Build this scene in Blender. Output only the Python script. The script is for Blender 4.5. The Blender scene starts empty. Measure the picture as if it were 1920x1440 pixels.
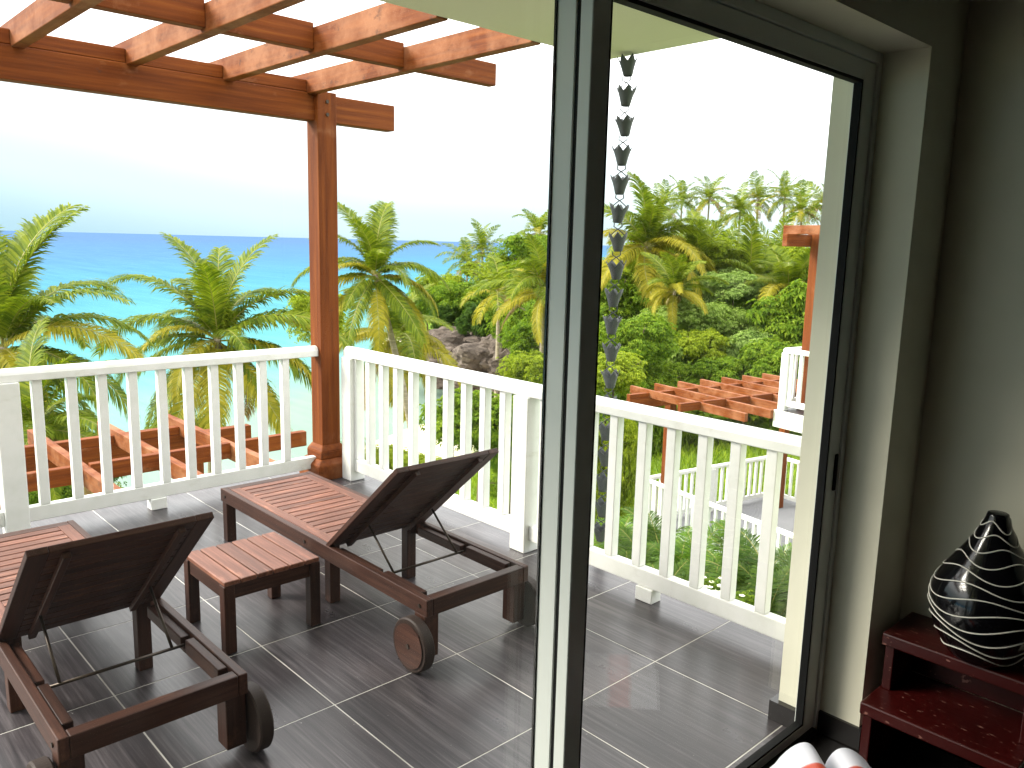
import bpy, bmesh, math, random
from mathutils import Vector, Matrix, noise

S = bpy.context.scene
R = math.radians

# ------------------------------------------------------------------ camera
CAM = Vector((3.101, -1.479, 1.745))
FW = Vector((-0.71594404, 0.67693124, -0.17084561))
RT = Vector((0.68369752, 0.72934581, 0.02474633))
UP = Vector((-0.1413571, 0.09908974, 0.984987))
FPX = 1524.45
cam_d = bpy.data.cameras.new('camera')
cam_d.sensor_width = 36
cam_d.sensor_fit = 'HORIZONTAL'
cam_d.lens = FPX / 1920 * 36
cam_d.clip_start = 0.05
cam_d.clip_end = 60000
cam = bpy.data.objects.new('camera', cam_d)
S.collection.objects.link(cam)
m3 = Matrix((RT, UP, -FW)).transposed()
cam.matrix_world = Matrix.Translation(CAM) @ m3.to_4x4()
S.camera = cam

# ------------------------------------------------------------------ sky, sun, exposure
SUN_DIR = Vector((-0.68, -0.70, 0.62)).normalized()      # towards the sun, behind thin cloud
world = bpy.data.worlds.new('World')
S.world = world
world.use_nodes = True
wn = world.node_tree.nodes
wl = world.node_tree.links
wn.clear()
w_out = wn.new('ShaderNodeOutputWorld')
w_bg = wn.new('ShaderNodeBackground')
w_bg.inputs['Strength'].default_value = 0.1
w_sky = wn.new('ShaderNodeTexSky')
w_sky.sky_type = 'NISHITA'
w_sky.sun_disc = False
w_sky.sun_elevation = math.asin(SUN_DIR.z)
w_sky.sun_rotation = math.atan2(SUN_DIR.x, SUN_DIR.y)
w_sky.dust_density = 3
w_tc = wn.new('ShaderNodeTexCoord')
w_sep = wn.new('ShaderNodeSeparateXYZ')
w_ramp = wn.new('ShaderNodeValToRGB')
w_ramp.color_ramp.interpolation = 'EASE'
e = w_ramp.color_ramp.elements
e[0].position = 0.0
e[0].color = (0.15, 0.228, 0.268, 1)
e[1].position = 0.34
e[1].color = (1.0, 1.0, 0.99, 1)
k = e.new(0.07); k.color = (0.23, 0.290, 0.305, 1)
k = e.new(0.15); k.color = (0.36, 0.40, 0.41, 1)
k = e.new(0.23); k.color = (0.78, 0.80, 0.80, 1)
w_noise = wn.new('ShaderNodeTexNoise')
w_noise.inputs['Scale'].default_value = 1.6
w_noise.inputs['Detail'].default_value = 3
w_add = wn.new('ShaderNodeMath'); w_add.operation = 'MULTIPLY_ADD'
w_add.inputs[1].default_value = 0.10
w_mul = wn.new('ShaderNodeVectorMath'); w_mul.operation = 'SCALE'
w_mul.inputs['Scale'].default_value = 13.0
w_mix = wn.new('ShaderNodeMixRGB')
w_mix.inputs['Fac'].default_value = 0.94
w_sub = wn.new('ShaderNodeMath'); w_sub.operation = 'SUBTRACT'; w_sub.inputs[1].default_value = 0.08
wl.new(w_tc.outputs['Generated'], w_sep.inputs[0])
wl.new(w_tc.outputs['Generated'], w_noise.inputs['Vector'])
wl.new(w_noise.outputs['Fac'], w_add.inputs[0])
wl.new(w_sep.outputs['Z'], w_add.inputs[2])
w_in = wn.new('ShaderNodeMath'); w_in.operation = 'MULTIPLY_ADD'; w_in.inputs[1].default_value = 0.13
w_mx = wn.new('ShaderNodeMath'); w_mx.operation = 'MAXIMUM'; w_mx.inputs[1].default_value = 0.0
wl.new(w_sep.outputs['Y'], w_mx.inputs[0])
wl.new(w_mx.outputs[0], w_in.inputs[0])
wl.new(w_add.outputs[0], w_in.inputs[2])
wl.new(w_in.outputs[0], w_sub.inputs[0])
wl.new(w_sub.outputs[0], w_ramp.inputs['Fac'])
wl.new(w_ramp.outputs['Color'], w_mul.inputs[0])
wl.new(w_sky.outputs['Color'], w_mix.inputs[1])
wl.new(w_mul.outputs[0], w_mix.inputs[2])
wl.new(w_mix.outputs[0], w_bg.inputs['Color'])
wl.new(w_bg.outputs[0], w_out.inputs[0])

sun_d = bpy.data.lights.new('sun', 'SUN')
sun_d.energy = 2.2
sun_d.angle = R(22)
sun_d.color = (1.0, 0.95, 0.84)
sun = bpy.data.objects.new('sun', sun_d)
S.collection.objects.link(sun)
sun.rotation_euler = SUN_DIR.to_track_quat('Z', 'Y').to_euler()

S.view_settings.view_transform = 'Standard'
S.view_settings.look = 'None'
S.view_settings.exposure = 1.65
S.view_settings.gamma = 1
S.view_settings.use_curve_mapping = False
S.cycles.use_denoising = True
S.cycles.transparent_max_bounces = 24
S.cycles.max_bounces = 8
S.cycles.sample_clamp_indirect = 6

# ------------------------------------------------------------------ helpers
random.seed(7)
COL = S.collection


def ray(px, py):
    return (FW * FPX + RT * (px - 960) - UP * (py - 720)).normalized()


def at(px, py, d):
    """the place at horizontal distance d seen in that direction"""
    r = ray(px, py)
    return CAM + r * (d / math.hypot(r.x, r.y))


class MB:
    def __init__(s):
        s.v = []
        s.f = []

    def box(s, x0, x1, y0, y1, z0, z1):
        b = len(s.v)
        s.v += [(x0, y0, z0), (x1, y0, z0), (x1, y1, z0), (x0, y1, z0), (x0, y0, z1), (x1, y0, z1), (x1, y1, z1), (x0, y1, z1)]
        s.f += [tuple(b + i for i in q) for q in ((3, 2, 1, 0), (4, 5, 6, 7), (0, 1, 5, 4), (1, 2, 6, 5), (2, 3, 7, 6), (3, 0, 4, 7))]
        return s

    def frustum(s, cx, cy, z0, z1, h0, h1):
        b = len(s.v)
        for z, h in ((z0, h0), (z1, h1)):
            s.v += [(cx - h, cy - h, z), (cx + h, cy - h, z), (cx + h, cy + h, z), (cx - h, cy + h, z)]
        s.f += [tuple(b + i for i in q) for q in ((3, 2, 1, 0), (4, 5, 6, 7), (0, 1, 5, 4), (1, 2, 6, 5), (2, 3, 7, 6), (3, 0, 4, 7))]
        return s

    def bar(s, a, b, w, h, up=(0, 0, 1)):
        a = Vector(a); b = Vector(b)
        d = (b - a).normalized()
        sd = d.cross(Vector(up)).normalized() * (w / 2)
        u = sd.cross(d).normalized() * (h / 2)
        n = len(s.v)
        for p in (a, b):
            s.v += [tuple(p - sd - u), tuple(p + sd - u), tuple(p + sd + u), tuple(p - sd + u)]
        s.f += [tuple(n + i for i in q) for q in ((0, 1, 2, 3), (7, 6, 5, 4), (4, 5, 1, 0), (5, 6, 2, 1), (6, 7, 3, 2), (7, 4, 0, 3))]
        return s

    def tube(s, pts, rad, n=8, cap=True):
        pts = [Vector(p) for p in pts]
        if not isinstance(rad, (list, tuple)):
            rad = [rad] * len(pts)
        b = len(s.v)
        prev = None
        for i, p in enumerate(pts):
            d = (pts[min(i + 1, len(pts) - 1)] - pts[max(i - 1, 0)]).normalized()
            if prev is None:
                a = d.orthogonal().normalized()
            else:
                a = (prev - d * prev.dot(d))
                a = a.normalized() if a.length > 1e-6 else d.orthogonal().normalized()
            prev = a
            c = d.cross(a)
            for j in range(n):
                t = 2 * math.pi * j / n
                s.v.append(tuple(p + (a * math.cos(t) + c * math.sin(t)) * rad[i]))
        for i in range(len(pts) - 1):
            for j in range(n):
                k2 = (j + 1) % n
                s.f.append((b + i * n + j, b + i * n + k2, b + (i + 1) * n + k2, b + (i + 1) * n + j))
        if cap:
            s.f.append(tuple(b + j for j in reversed(range(n))))
            e0 = b + (len(pts) - 1) * n
            s.f.append(tuple(e0 + j for j in range(n)))
        return s

    def lathe(s, prof, cx=0, cy=0, n=32):
        b = len(s.v)
        for (r, z) in prof:
            for j in range(n):
                t = 2 * math.pi * j / n
                s.v.append((cx + r * math.cos(t), cy + r * math.sin(t), z))
        for i in range(len(prof) - 1):
            for j in range(n):
                k2 = (j + 1) % n
                s.f.append((b + i * n + j, b + i * n + k2, b + (i + 1) * n + k2, b + (i + 1) * n + j))
        s.f.append(tuple(b + j for j in reversed(range(n))))
        e0 = b + (len(prof) - 1) * n
        s.f.append(tuple(e0 + j for j in range(n)))
        return s

    def disc(s, c, axis, r, th, n=56):
        """a flat wheel-like cylinder"""
        c = Vector(c); d = Vector(axis).normalized()
        return s.tube([c - d * th / 2, c - d * (th / 2 - .006), c + d * (th / 2 - .006), c + d * th / 2], [r - .006, r, r, r - .006], n)

    def mesh(s, name, smooth=False):
        m = bpy.data.meshes.new(name)
        m.from_pydata(s.v, [], s.f)
        if smooth:
            m.polygons.foreach_set('use_smooth', [True] * len(m.polygons))
        m.update()
        return m

    def build(s, name, mat, parent=None, smooth=False, bevel=0, seg=2):
        return link(name, s.mesh(name, smooth), mat, parent, bevel, seg)


def link(name, mesh, mat, parent=None, bevel=0, seg=2, own=False):
    o = bpy.data.objects.new(name, mesh)
    COL.objects.link(o)
    if mat is not None:
        if not mesh.materials:
            mesh.materials.append(mat)
        if own:
            o.material_slots[0].link = 'OBJECT'
            o.material_slots[0].material = mat
    if parent:
        o.parent = parent
    if bevel:
        bm_ = o.modifiers.new('bevel', 'BEVEL')
        bm_.width = bevel
        bm_.segments = seg
        bm_.limit_method = 'ANGLE'
    return o


def tag(o, label=None, cat=None, group=None, kind=None):
    if label: o['label'] = label
    if cat: o['category'] = cat
    if group: o['group'] = group
    if kind: o['kind'] = kind
    return o


def empty(name, loc=(0, 0, 0), rz=0, **kw):
    o = bpy.data.objects.new(name, None)
    o.empty_display_size = .1
    COL.objects.link(o)
    o.location = loc
    o.rotation_euler = (0, 0, rz)
    return tag(o, **kw)


def copy_tree(o, parent=None):
    c = o.copy()
    COL.objects.link(c)
    c.parent = parent
    for ch in [x for x in bpy.data.objects if x.parent == o]:
        copy_tree(ch, c)
    return c


# ------------------------------------------------------------------ materials
class Mat:
    def __init__(s, name, col=(.5, .5, .5), rough=.6, spec=.5, metal=0):
        s.m = bpy.data.materials.new(name)
        s.m.use_nodes = True
        s.n = s.m.node_tree.nodes
        s.l = s.m.node_tree.links
        s.b = s.n['Principled BSDF']
        s.b.inputs['Base Color'].default_value = (*col, 1)
        s.b.inputs['Roughness'].default_value = rough
        s.b.inputs['Specular IOR Level'].default_value = spec
        s.b.inputs['Metallic'].default_value = metal
        s.tc = s.n.new('ShaderNodeTexCoord')

    def mapping(s, scale, which='Object'):
        mp = s.n.new('ShaderNodeMapping')
        mp.inputs['Scale'].default_value = scale
        s.l.new(s.tc.outputs[which], mp.inputs[0])
        return mp

    def noise(s, scale, nscale=1, detail=5, rough=.55, which='Object', offset=None):
        mp = s.mapping(scale, which)
        t = s.n.new('ShaderNodeTexNoise')
        t.inputs['Scale'].default_value = nscale
        t.inputs['Detail'].default_value = detail
        t.inputs['Roughness'].default_value = rough
        if offset:
            a = s.n.new('ShaderNodeVectorMath'); a.operation = 'ADD'
            s.l.new(mp.outputs[0], a.inputs[0]); s.l.new(offset, a.inputs[1])
            s.l.new(a.outputs[0], t.inputs['Vector'])
        else:
            s.l.new(mp.outputs[0], t.inputs['Vector'])
        return t.outputs['Fac']

    def ramp(s, fac, stops):
        r = s.n.new('ShaderNodeValToRGB')
        e = r.color_ramp.elements
        e[0].position = stops[0][0]; e[0].color = (*stops[0][1], 1)
        e[1].position = stops[-1][0]; e[1].color = (*stops[-1][1], 1)
        for p, c in stops[1:-1]:
            k = e.new(p); k.color = (*c, 1)
        s.l.new(fac, r.inputs[0])
        return r.outputs[0]

    def mix(s, fac, a, b, mode='MIX'):
        x = s.n.new('ShaderNodeMixRGB')
        x.blend_type = mode
        for i, v in enumerate((fac, a, b)):
            if isinstance(v, (int, float)):
                x.inputs[i].default_value = v
            elif isinstance(v, tuple):
                x.inputs[i].default_value = (*v, 1)
            else:
                s.l.new(v, x.inputs[i])
        return x.outputs[0]

    def rnd(s):
        return s.n.new('ShaderNodeObjectInfo').outputs['Random']

    def rndvec(s, k=37.0):
        c = s.n.new('ShaderNodeCombineXYZ')
        r = s.rnd()
        for i, f in enumerate((k, k * 1.7, k * .6)):
            mu = s.n.new('ShaderNodeMath'); mu.operation = 'MULTIPLY'; mu.inputs[1].default_value = f
            s.l.new(r, mu.inputs[0]); s.l.new(mu.outputs[0], c.inputs[i])
        return c.outputs[0]

    def base(s, c):
        s.l.new(c, s.b.inputs['Base Color'])
        return s

    def roughness(s, c):
        s.l.new(c, s.b.inputs['Roughness'])
        return s

    def bump(s, fac, strength=.3, dist=.01):
        b = s.n.new('ShaderNodeBump')
        b.inputs['Strength'].default_value = strength
        b.inputs['Distance'].default_value = dist
        s.l.new(fac, b.inputs['Height'])
        s.l.new(b.outputs[0], s.b.inputs['Normal'])
        return s


def stained(axis):
    m = Mat('stained_timber_' + axis, rough=.66, spec=.18)
    sc = {'x': (1.5, 40, 40), 'y': (40, 1.5, 40), 'z': (40, 40, 1.5)}[axis]
    off = m.rndvec()
    g = m.noise(sc, 1, 6, .6, offset=off)
    c = m.ramp(g, [(.3, (.100, .021, .003)), (.55, (.175, .043, .006)), (.75, (.245, .070, .011))])
    w = m.noise((2.2, 2.2, 3.0), 1.4, 6, .65, offset=off)
    lo_, hi_ = (.42, .66) if axis == 'x' else (.60, .76)
    wf = m.ramp(w, [(lo_, (0, 0, 0)), (hi_, (.7, .7, .7))])
    c = m.mix(wf, c, (.34, .15, .075))
    d = m.noise((3, 3, 5), 2.6, 7, .7, offset=off)
    md = .58 if axis == 'x' else .64
    df = m.ramp(d, [(md, (0, 0, 0)), (md + .1, (.8, .8, .8))])
    c = m.mix(df, c, (.075, .03, .018))
    m.base(c)
    m.bump(g, .25, .004)
    return m.m


def teak(axis, k=1.0, nm='dark_teak_'):
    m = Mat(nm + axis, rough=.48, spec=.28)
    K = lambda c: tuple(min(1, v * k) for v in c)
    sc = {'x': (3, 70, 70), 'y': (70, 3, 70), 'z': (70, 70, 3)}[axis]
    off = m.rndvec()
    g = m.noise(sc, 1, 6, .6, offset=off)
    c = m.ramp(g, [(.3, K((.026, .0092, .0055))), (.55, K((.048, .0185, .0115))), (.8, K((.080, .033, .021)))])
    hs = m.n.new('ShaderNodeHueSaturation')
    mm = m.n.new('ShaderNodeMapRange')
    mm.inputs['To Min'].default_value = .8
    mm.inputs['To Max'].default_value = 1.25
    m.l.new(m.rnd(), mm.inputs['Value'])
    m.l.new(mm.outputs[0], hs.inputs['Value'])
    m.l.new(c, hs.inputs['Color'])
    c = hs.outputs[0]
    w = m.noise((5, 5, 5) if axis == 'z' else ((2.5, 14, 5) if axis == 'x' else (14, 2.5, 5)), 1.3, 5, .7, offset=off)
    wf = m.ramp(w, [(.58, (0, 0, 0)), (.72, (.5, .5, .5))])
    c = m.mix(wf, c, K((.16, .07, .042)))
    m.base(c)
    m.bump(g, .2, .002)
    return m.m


def white_paint():
    m = Mat('white_gloss_paint', (.80, .80, .77), .38, .4)
    n = m.noise((1, 1, 1), 9, 5)
    c = m.ramp(n, [(.3, (.73, .74, .70)), (.6, (.81, .81, .79))])
    gm = m.noise((2, 2, 5), 3, 7, .7)
    c = m.mix(m.ramp(gm, [(.58, (0, 0, 0)), (.78, (.5, .5, .5))]), c, (.50, .47, .38))
    m.base(c)
    m.bump(m.noise((1, 1, 1), 60, 3), .08, .002)
    return m.m


def tile_mat():
    m = Mat('dark_streaked_tile', rough=.3, spec=.5)
    off = m.rndvec(60)
    g = m.noise((1.2, 26, 1), 1, 7, .62, offset=off)
    g2 = m.noise((2.2, 75, 1), 1, 5, .65, offset=off)
    c = m.ramp(g, [(.28, (.015, .013, .015)), (.5, (.034, .029, .033)), (.72, (.066, .058, .062))])
    c = m.mix(.5, c, m.ramp(g2, [(.36, (.009, .008, .009)), (.5, (.038, .033, .036)), (.66, (.105, .092, .098))]))
    b = m.noise((1.4, 1.4, 1), 1, 4, .6, offset=off)
    c = m.mix(m.ramp(b, [(.45, (0, 0, 0)), (.75, (.5, .5, .5))]), c, (.050, .038, .037))
    sp = m.noise((30, 30, 1), 1, 2, .5)
    c = m.mix(m.ramp(sp, [(.745, (0, 0, 0)), (.77, (.5, .5, .5))]), c, (.35, .33, .32))
    hs = m.n.new('ShaderNodeHueSaturation')
    mm = m.n.new('ShaderNodeMapRange')
    mm.inputs['To Min'].default_value = 1.0
    mm.inputs['To Max'].default_value = 1.6
    m.l.new(m.rnd(), mm.inputs['Value']); m.l.new(mm.outputs[0], hs.inputs['Value']); m.l.new(c, hs.inputs['Color'])
    c = hs.outputs[0]
    m.base(c)
    m.roughness(m.ramp(m.noise((2, 2, 1), 1, 5), [(.3, (.24, .24, .24)), (.7, (.42, .42, .42))]))
    m.bump(g2, .10, .002)
    return m.m


def plaster(name, col, var=.06):
    m = Mat(name, col, .85, .2)
    n = m.noise((1, 1, 1), 2.2, 6)
    d = tuple(max(0, c - var) for c in col)
    m.base(m.ramp(n, [(.3, d), (.65, col)]))
    m.bump(m.noise((1, 1, 1), 90, 4), .15, .003)
    return m.m


def leaf_mat(name, c0, c1, c2, trans=.35, tcol=None):
    m = Mat(name, rough=.5, spec=.25)
    m.n.remove(m.b)
    out = m.n['Material Output']
    off = m.rndvec(20)
    a = m.noise((1, 1, 1), 1.1, 4, .6, offset=off)
    geo = m.n.new('ShaderNodeNewGeometry')
    rp = geo.outputs['Random Per Island']
    s_ = m.n.new('ShaderNodeMath'); s_.operation = 'MULTIPLY_ADD'; s_.inputs[1].default_value = .5
    m.l.new(rp, s_.inputs[0])
    ad = m.n.new('ShaderNodeMath'); ad.operation = 'MULTIPLY'; ad.inputs[1].default_value = .55
    m.l.new(a, ad.inputs[0]); m.l.new(ad.outputs[0], s_.inputs[2])
    c = m.ramp(s_.outputs[0], [(.18, c0), (.5, c1), (.85, c2)])
    pb = m.n.new('ShaderNodeBsdfPrincipled')
    pb.inputs['Roughness'].default_value = .55
    pb.inputs['Specular IOR Level'].default_value = .15
    tr = m.n.new('ShaderNodeBsdfTranslucent')
    mx = m.n.new('ShaderNodeMixShader')
    mx.inputs[0].default_value = trans
    m.l.new(c, pb.inputs['Base Color'])
    tc2 = m.mix(1.0, c, (1.0, 1.05, .55), 'MULTIPLY')
    m.l.new(tc2, tr.inputs['Color'])
    m.l.new(pb.outputs[0], mx.inputs[1]); m.l.new(tr.outputs[0], mx.inputs[2])
    m.l.new(mx.outputs[0], out.inputs[0])
    return m.m


def glass_mat():
    m = Mat('door_glass')
    m.n.remove(m.b)
    out = m.n['Material Output']
    tr = m.n.new('ShaderNodeBsdfTransparent'); tr.inputs[0].default_value = (.985, .99, .985, 1)
    gl = m.n.new('ShaderNodeBsdfGlossy'); gl.inputs['Roughness'].default_value = 0
    geo = m.n.new('ShaderNodeNewGeometry')
    dt = m.n.new('ShaderNodeVectorMath'); dt.operation = 'DOT_PRODUCT'
    m.l.new(geo.outputs['Incoming'], dt.inputs[0]); m.l.new(geo.outputs['Normal'], dt.inputs[1])
    ab = m.n.new('ShaderNodeMath'); ab.operation = 'ABSOLUTE'
    m.l.new(dt.outputs['Value'], ab.inputs[0])
    om = m.n.new('ShaderNodeMath'); om.operation = 'SUBTRACT'; om.inputs[0].default_value = 1
    m.l.new(ab.outputs[0], om.inputs[1])
    pw = m.n.new('ShaderNodeMath'); pw.operation = 'POWER'; pw.inputs[1].default_value = 5
    m.l.new(om.outputs[0], pw.inputs[0])
    mu = m.n.new('ShaderNodeMath'); mu.operation = 'MULTIPLY_ADD'; mu.inputs[1].default_value = .6; mu.inputs[2].default_value = .022
    mx = m.n.new('ShaderNodeMixShader')
    m.l.new(pw.outputs[0], mu.inputs[0]); m.l.new(mu.outputs[0], mx.inputs[0])
    m.l.new(tr.outputs[0], mx.inputs[1]); m.l.new(gl.outputs[0], mx.inputs[2])
    du = m.n.new('ShaderNodeBsdfTranslucent'); du.inputs[0].default_value = (.8, .8, .8, 1)
    dn = m.noise((1, 1.5, .7), 2.2, 7, .65)
    df = m.n.new('ShaderNodeMapRange')
    df.inputs['From Min'].default_value = .40; df.inputs['From Max'].default_value = .75
    df.inputs['To Min'].default_value = .0; df.inputs['To Max'].default_value = .004
    m.l.new(dn, df.inputs['Value'])
    m2 = m.n.new('ShaderNodeMixShader')
    m.l.new(df.outputs[0], m2.inputs[0]); m.l.new(mx.outputs[0], m2.inputs[1]); m.l.new(du.outputs[0], m2.inputs[2])
    m.l.new(m2.outputs[0], out.inputs[0])
    return m.m


def sea_mat():
    m = Mat('sea_water', rough=.35, spec=.0)
    sep = m.n.new('ShaderNodeSeparateXYZ')
    m.l.new(m.tc.outputs['Object'], sep.inputs[0])
    # metres out from the shore line (shore runs from about x=-29 to x=-48 as y grows)
    a = m.n.new('ShaderNodeMath'); a.operation = 'MULTIPLY_ADD'; a.inputs[1].default_value = -.45
    m.l.new(sep.outputs['Y'], a.inputs[0]); a.inputs[2].default_value = -27.0
    yc = m.n.new('ShaderNodeMath'); yc.operation = 'SUBTRACT'
    m.l.new(a.outputs[0], yc.inputs[0]); m.l.new(sep.outputs['X'], yc.inputs[1])
    n = m.noise((.02, .03, 1), 1, 5, .6)
    n2 = m.noise((.004, .004, 1), 1, 3, .6)
    ad = m.n.new('ShaderNodeMath'); ad.operation = 'MULTIPLY_ADD'; ad.inputs[1].default_value = 60
    m.l.new(n, ad.inputs[0]); m.l.new(yc.outputs[0], ad.inputs[2])
    sb = m.n.new('ShaderNodeMath'); sb.operation = 'SUBTRACT'; sb.inputs[1].default_value = 30
    m.l.new(ad.outputs[0], sb.inputs[0])
    lg = m.n.new('ShaderNodeMath'); lg.operation = 'MAXIMUM'; lg.inputs[1].default_value = 1
    m.l.new(sb.outputs[0], lg.inputs[0])
    lo = m.n.new('ShaderNodeMath'); lo.operation = 'LOGARITHM'; lo.inputs[1].default_value = 2000
    m.l.new(lg.outputs[0], lo.inputs[0])
    # log base 2000: 10 m .30, 40 m .485, 100 m .606, 300 m .75, 1000 m .91
    c = m.ramp(lo.outputs[0], [(.20, (.20, .28, .225)), (.38, (.125, .26, .245)), (.52, (.075, .225, .24)),
                               (.64, (.062, .185, .25)), (.76, (.066, .148, .25)), (.95, (.070, .130, .232))])
    st = m.noise((.03, .25, 1), 1, 6, .7)
    c = m.mix(.55, c, m.ramp(st, [(.35, (.72, .76, .80)), (.62, (1.12, 1.10, 1.08))]), 'MULTIPLY')
    m.base(c)
    w = m.noise((.6, 1.2, 1), 1, 6, .65)
    m.bump(w, .25, .12)
    return m.m


def ground_mat():
    m = Mat('ground_cover', rough=.9, spec=.1)
    sep = m.n.new('ShaderNodeSeparateXYZ')
    m.l.new(m.tc.outputs['Object'], sep.inputs[0])
    g = m.noise((1, 1, 1), .8, 8, .7)
    g2 = m.noise((1, 1, 1), 9, 4, .7)
    gr = m.ramp(g, [(.3, (.06, .12, .012)), (.5, (.14, .23, .02)), (.72, (.24, .29, .035))])
    gr = m.mix(.5, gr, m.ramp(g2, [(.3, (.03, .08, .01)), (.7, (.18, .26, .04))]))
    sand = m.ramp(m.noise((1, 1, 1), 3, 5), [(.3, (.58, .50, .36)), (.7, (.70, .63, .48))])
    zz = m.n.new('ShaderNodeMath'); zz.operation = 'MULTIPLY_ADD'; zz.inputs[1].default_value = .9
    m.l.new(g, zz.inputs[0]); m.l.new(sep.outputs['Z'], zz.inputs[2])
    mr = m.n.new('ShaderNodeMapRange')
    mr.inputs['From Min'].default_value = -7.9
    mr.inputs['From Max'].default_value = -7.2
    m.l.new(zz.outputs[0], mr.inputs['Value'])
    m.base(m.mix(mr.outputs[0], sand, gr))
    m.bump(g2, .5, .06)
    return m.m


def rock_mat():
    m = Mat('shore_rock', rough=.85, spec=.2)
    g = m.noise((1, 1, 1.6), .8, 8, .7)
    v = m.n.new('ShaderNodeTexVoronoi')
    v.inputs['Scale'].default_value = 1.1
    v.feature = 'DISTANCE_TO_EDGE'
    m.l.new(m.tc.outputs['Object'], v.inputs['Vector'])
    c = m.ramp(g, [(.3, (.05, .036, .027)), (.5, (.11, .085, .068)), (.7, (.21, .17, .14))])
    ck = m.ramp(m.noise((1, 1, 2.2), 2.4, 8, .75), [(.38, (.25, .22, .2)), (.52, (1, 1, 1))])
    c = m.mix(1, c, ck, 'MULTIPLY')
    m.base(c)
    m.bump(g, .8, .3)
    return m.m


STX, STY, STZ = stained('x'), stained('y'), stained('z')
TKX, TKY, TKZ = teak('x'), teak('y'), teak('z')
LITX, LITY = teak('x', 3.3, 'lit_top_teak_'), teak('y', 3.3, 'lit_top_teak_')  # brighter teak for slats and seat boards; light from above put into the colour
WHITE = white_paint()
TILE = tile_mat()
GROUT = plaster('pale_grout', (.80, .78, .74), .45)
WALL = plaster('cream_wall', (.76, .735, .60))
SOFFIT = plaster('cream_soffit', (.68, .66, .52), .03)
OUTWALL = plaster('white_render', (.72, .72, .66))
CONCRETE = plaster('terrace_edge', (.5, .48, .44), .1)
ALU = Mat('grey_aluminium', (.66, .69, .65), .42, .5, 0).m
ROOMWALL = plaster('bounce_cutting_brown', (.055, .035, .022), .02)  # dark brown invented to cut bounce light off the unseen walls and ceiling
GASKET = Mat('black_gasket', (.006, .006, .006), .7, .2).m
SKIRT = Mat('black_skirting_tile', (.018, .016, .016), .25, .5).m
GLASS = glass_mat()
STEEL = Mat('dark_steel_rod', (.06, .045, .035), .4, .5, .7).m
RUBBER = Mat('dark_wheel_rim', (.03, .018, .014), .6, .3).m
GREYIRON = Mat('slate_painted_metal', (.070, .076, .080), .55, .3).m

# ------------------------------------------------------------------ terrain, sea
SEA = -9.5
SHORE = [(-400, -40), (-80, -27), (0, -28), (10, -30), (20, -35), (30, -39.5), (40, -45.5), (43.5, -50), (45, -60), (48, -70), (55, -78), (75, -92), (110, -112), (180, -130), (400, -150)]


def shore_x(y):
    for (a, xa), (b, xb) in zip(SHORE, SHORE[1:]):
        if y <= b:
            t = (y - a) / (b - a)
            return xa + (xb - xa) * max(0, t)
    return SHORE[-1][1]


def sm(t):
    t = max(0, min(1, t))
    return t * t * (3 - 2 * t)


def ground_z(x, y):
    s = x - shore_x(y)
    if s < 0:
        return SEA - .15 + s * .06
    low = SEA - .15 + .8 * sm(s / 7) + 4.6 * sm((s - 5) / 22)
    head = SEA - .15 + 4.2 * sm(s / 7) + 1.2 * sm((s - 6) / 60)
    k = sm((y - 41) / 6)
    z = low * (1 - k) + head * k
    z += 4.0 * sm((y - 50) / 70) * sm((x + 70) / 50)
    if y > 12:
        z += .35 * noise.noise(Vector((x * .09, y * .09, 3)))
    return z


g = MB()
xs = [-170 + i * 5 for i in range(16)] + [-90 + i * 1.6 for i in range(60)] + [6 + i * 6 for i in range(12)]
ys = [-120 + i * 8 for i in range(14)] + [-8 + i * 1.6 for i in range(70)] + [104 + i * 8 for i in range(25)]
for y in ys:
    for x in xs:
        g.v.append((x, y, ground_z(x, y)))
nx = len(xs)
for j in range(len(ys) - 1):
    for i in range(nx - 1):
        g.f.append((j * nx + i, j * nx + i + 1, (j + 1) * nx + i + 1, (j + 1) * nx + i))
tag(g.build('ground', ground_mat(), smooth=True), kind='structure')
sea = MB()
sea.v = [(-40000, -40000, SEA), (8000, -40000, SEA), (8000, 40000, SEA), (-40000, 40000, SEA)]
sea.f = [(0, 1, 2, 3)]
tag(sea.build('sea', sea_mat()), kind='structure')

# ------------------------------------------------------------------ the house: slabs, walls, room
X_EDGE, Y_EDGE = -2.34, 1.80          # terrace edge
DOOR_X = 1.86


def struct(name, mat, *boxes, bevel=0):
    m = MB()
    for b in boxes:
        m.box(*b)
    return tag(m.build(name, mat, bevel=bevel), kind='structure')


terrace = struct('terrace_floor', GROUT, (X_EDGE + .012, 1.852, -6.2, Y_EDGE - .012, -.05, -.0012))
struct('terrace_slab', CONCRETE, (X_EDGE, 1.852, -6.2, Y_EDGE, -.28, -.052))
# floor tiles, 60 cm
tm_full = None
gap = .0032
ix0, ix1 = -4, 3
for i in range(-5, 5):
    for j in range(-8, 4):
        x0, x1 = i * .6, i * .6 + .6
        y0, y1 = j * .6, j * .6 + .6
        x0 = max(x0, X_EDGE); x1 = min(x1, 1.853)
        y1 = min(y1, Y_EDGE)
        if x1 - x0 < .03 or y1 - y0 < .03:
            continue
        w, h = (x1 - x0) / 2 - gap, (y1 - y0) / 2 - gap
        if abs(w - .3 + gap) < 1e-6 and abs(h - .3 + gap) < 1e-6:
            if tm_full is None:
                tm_full = MB().box(-w, w, -h, h, -.012, 0).mesh('tile')
            o = link('tile', tm_full, TILE, terrace)
        else:
            o = MB().box(-w, w, -h, h, -.012, 0).build('tile', TILE, terrace)
        o.location = ((x0 + x1) / 2, (y0 + y1) / 2, 0)
struct('room_floor', SKIRT, (1.853, 6.2, -4.2, 1.52, -.05, .0))
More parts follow.
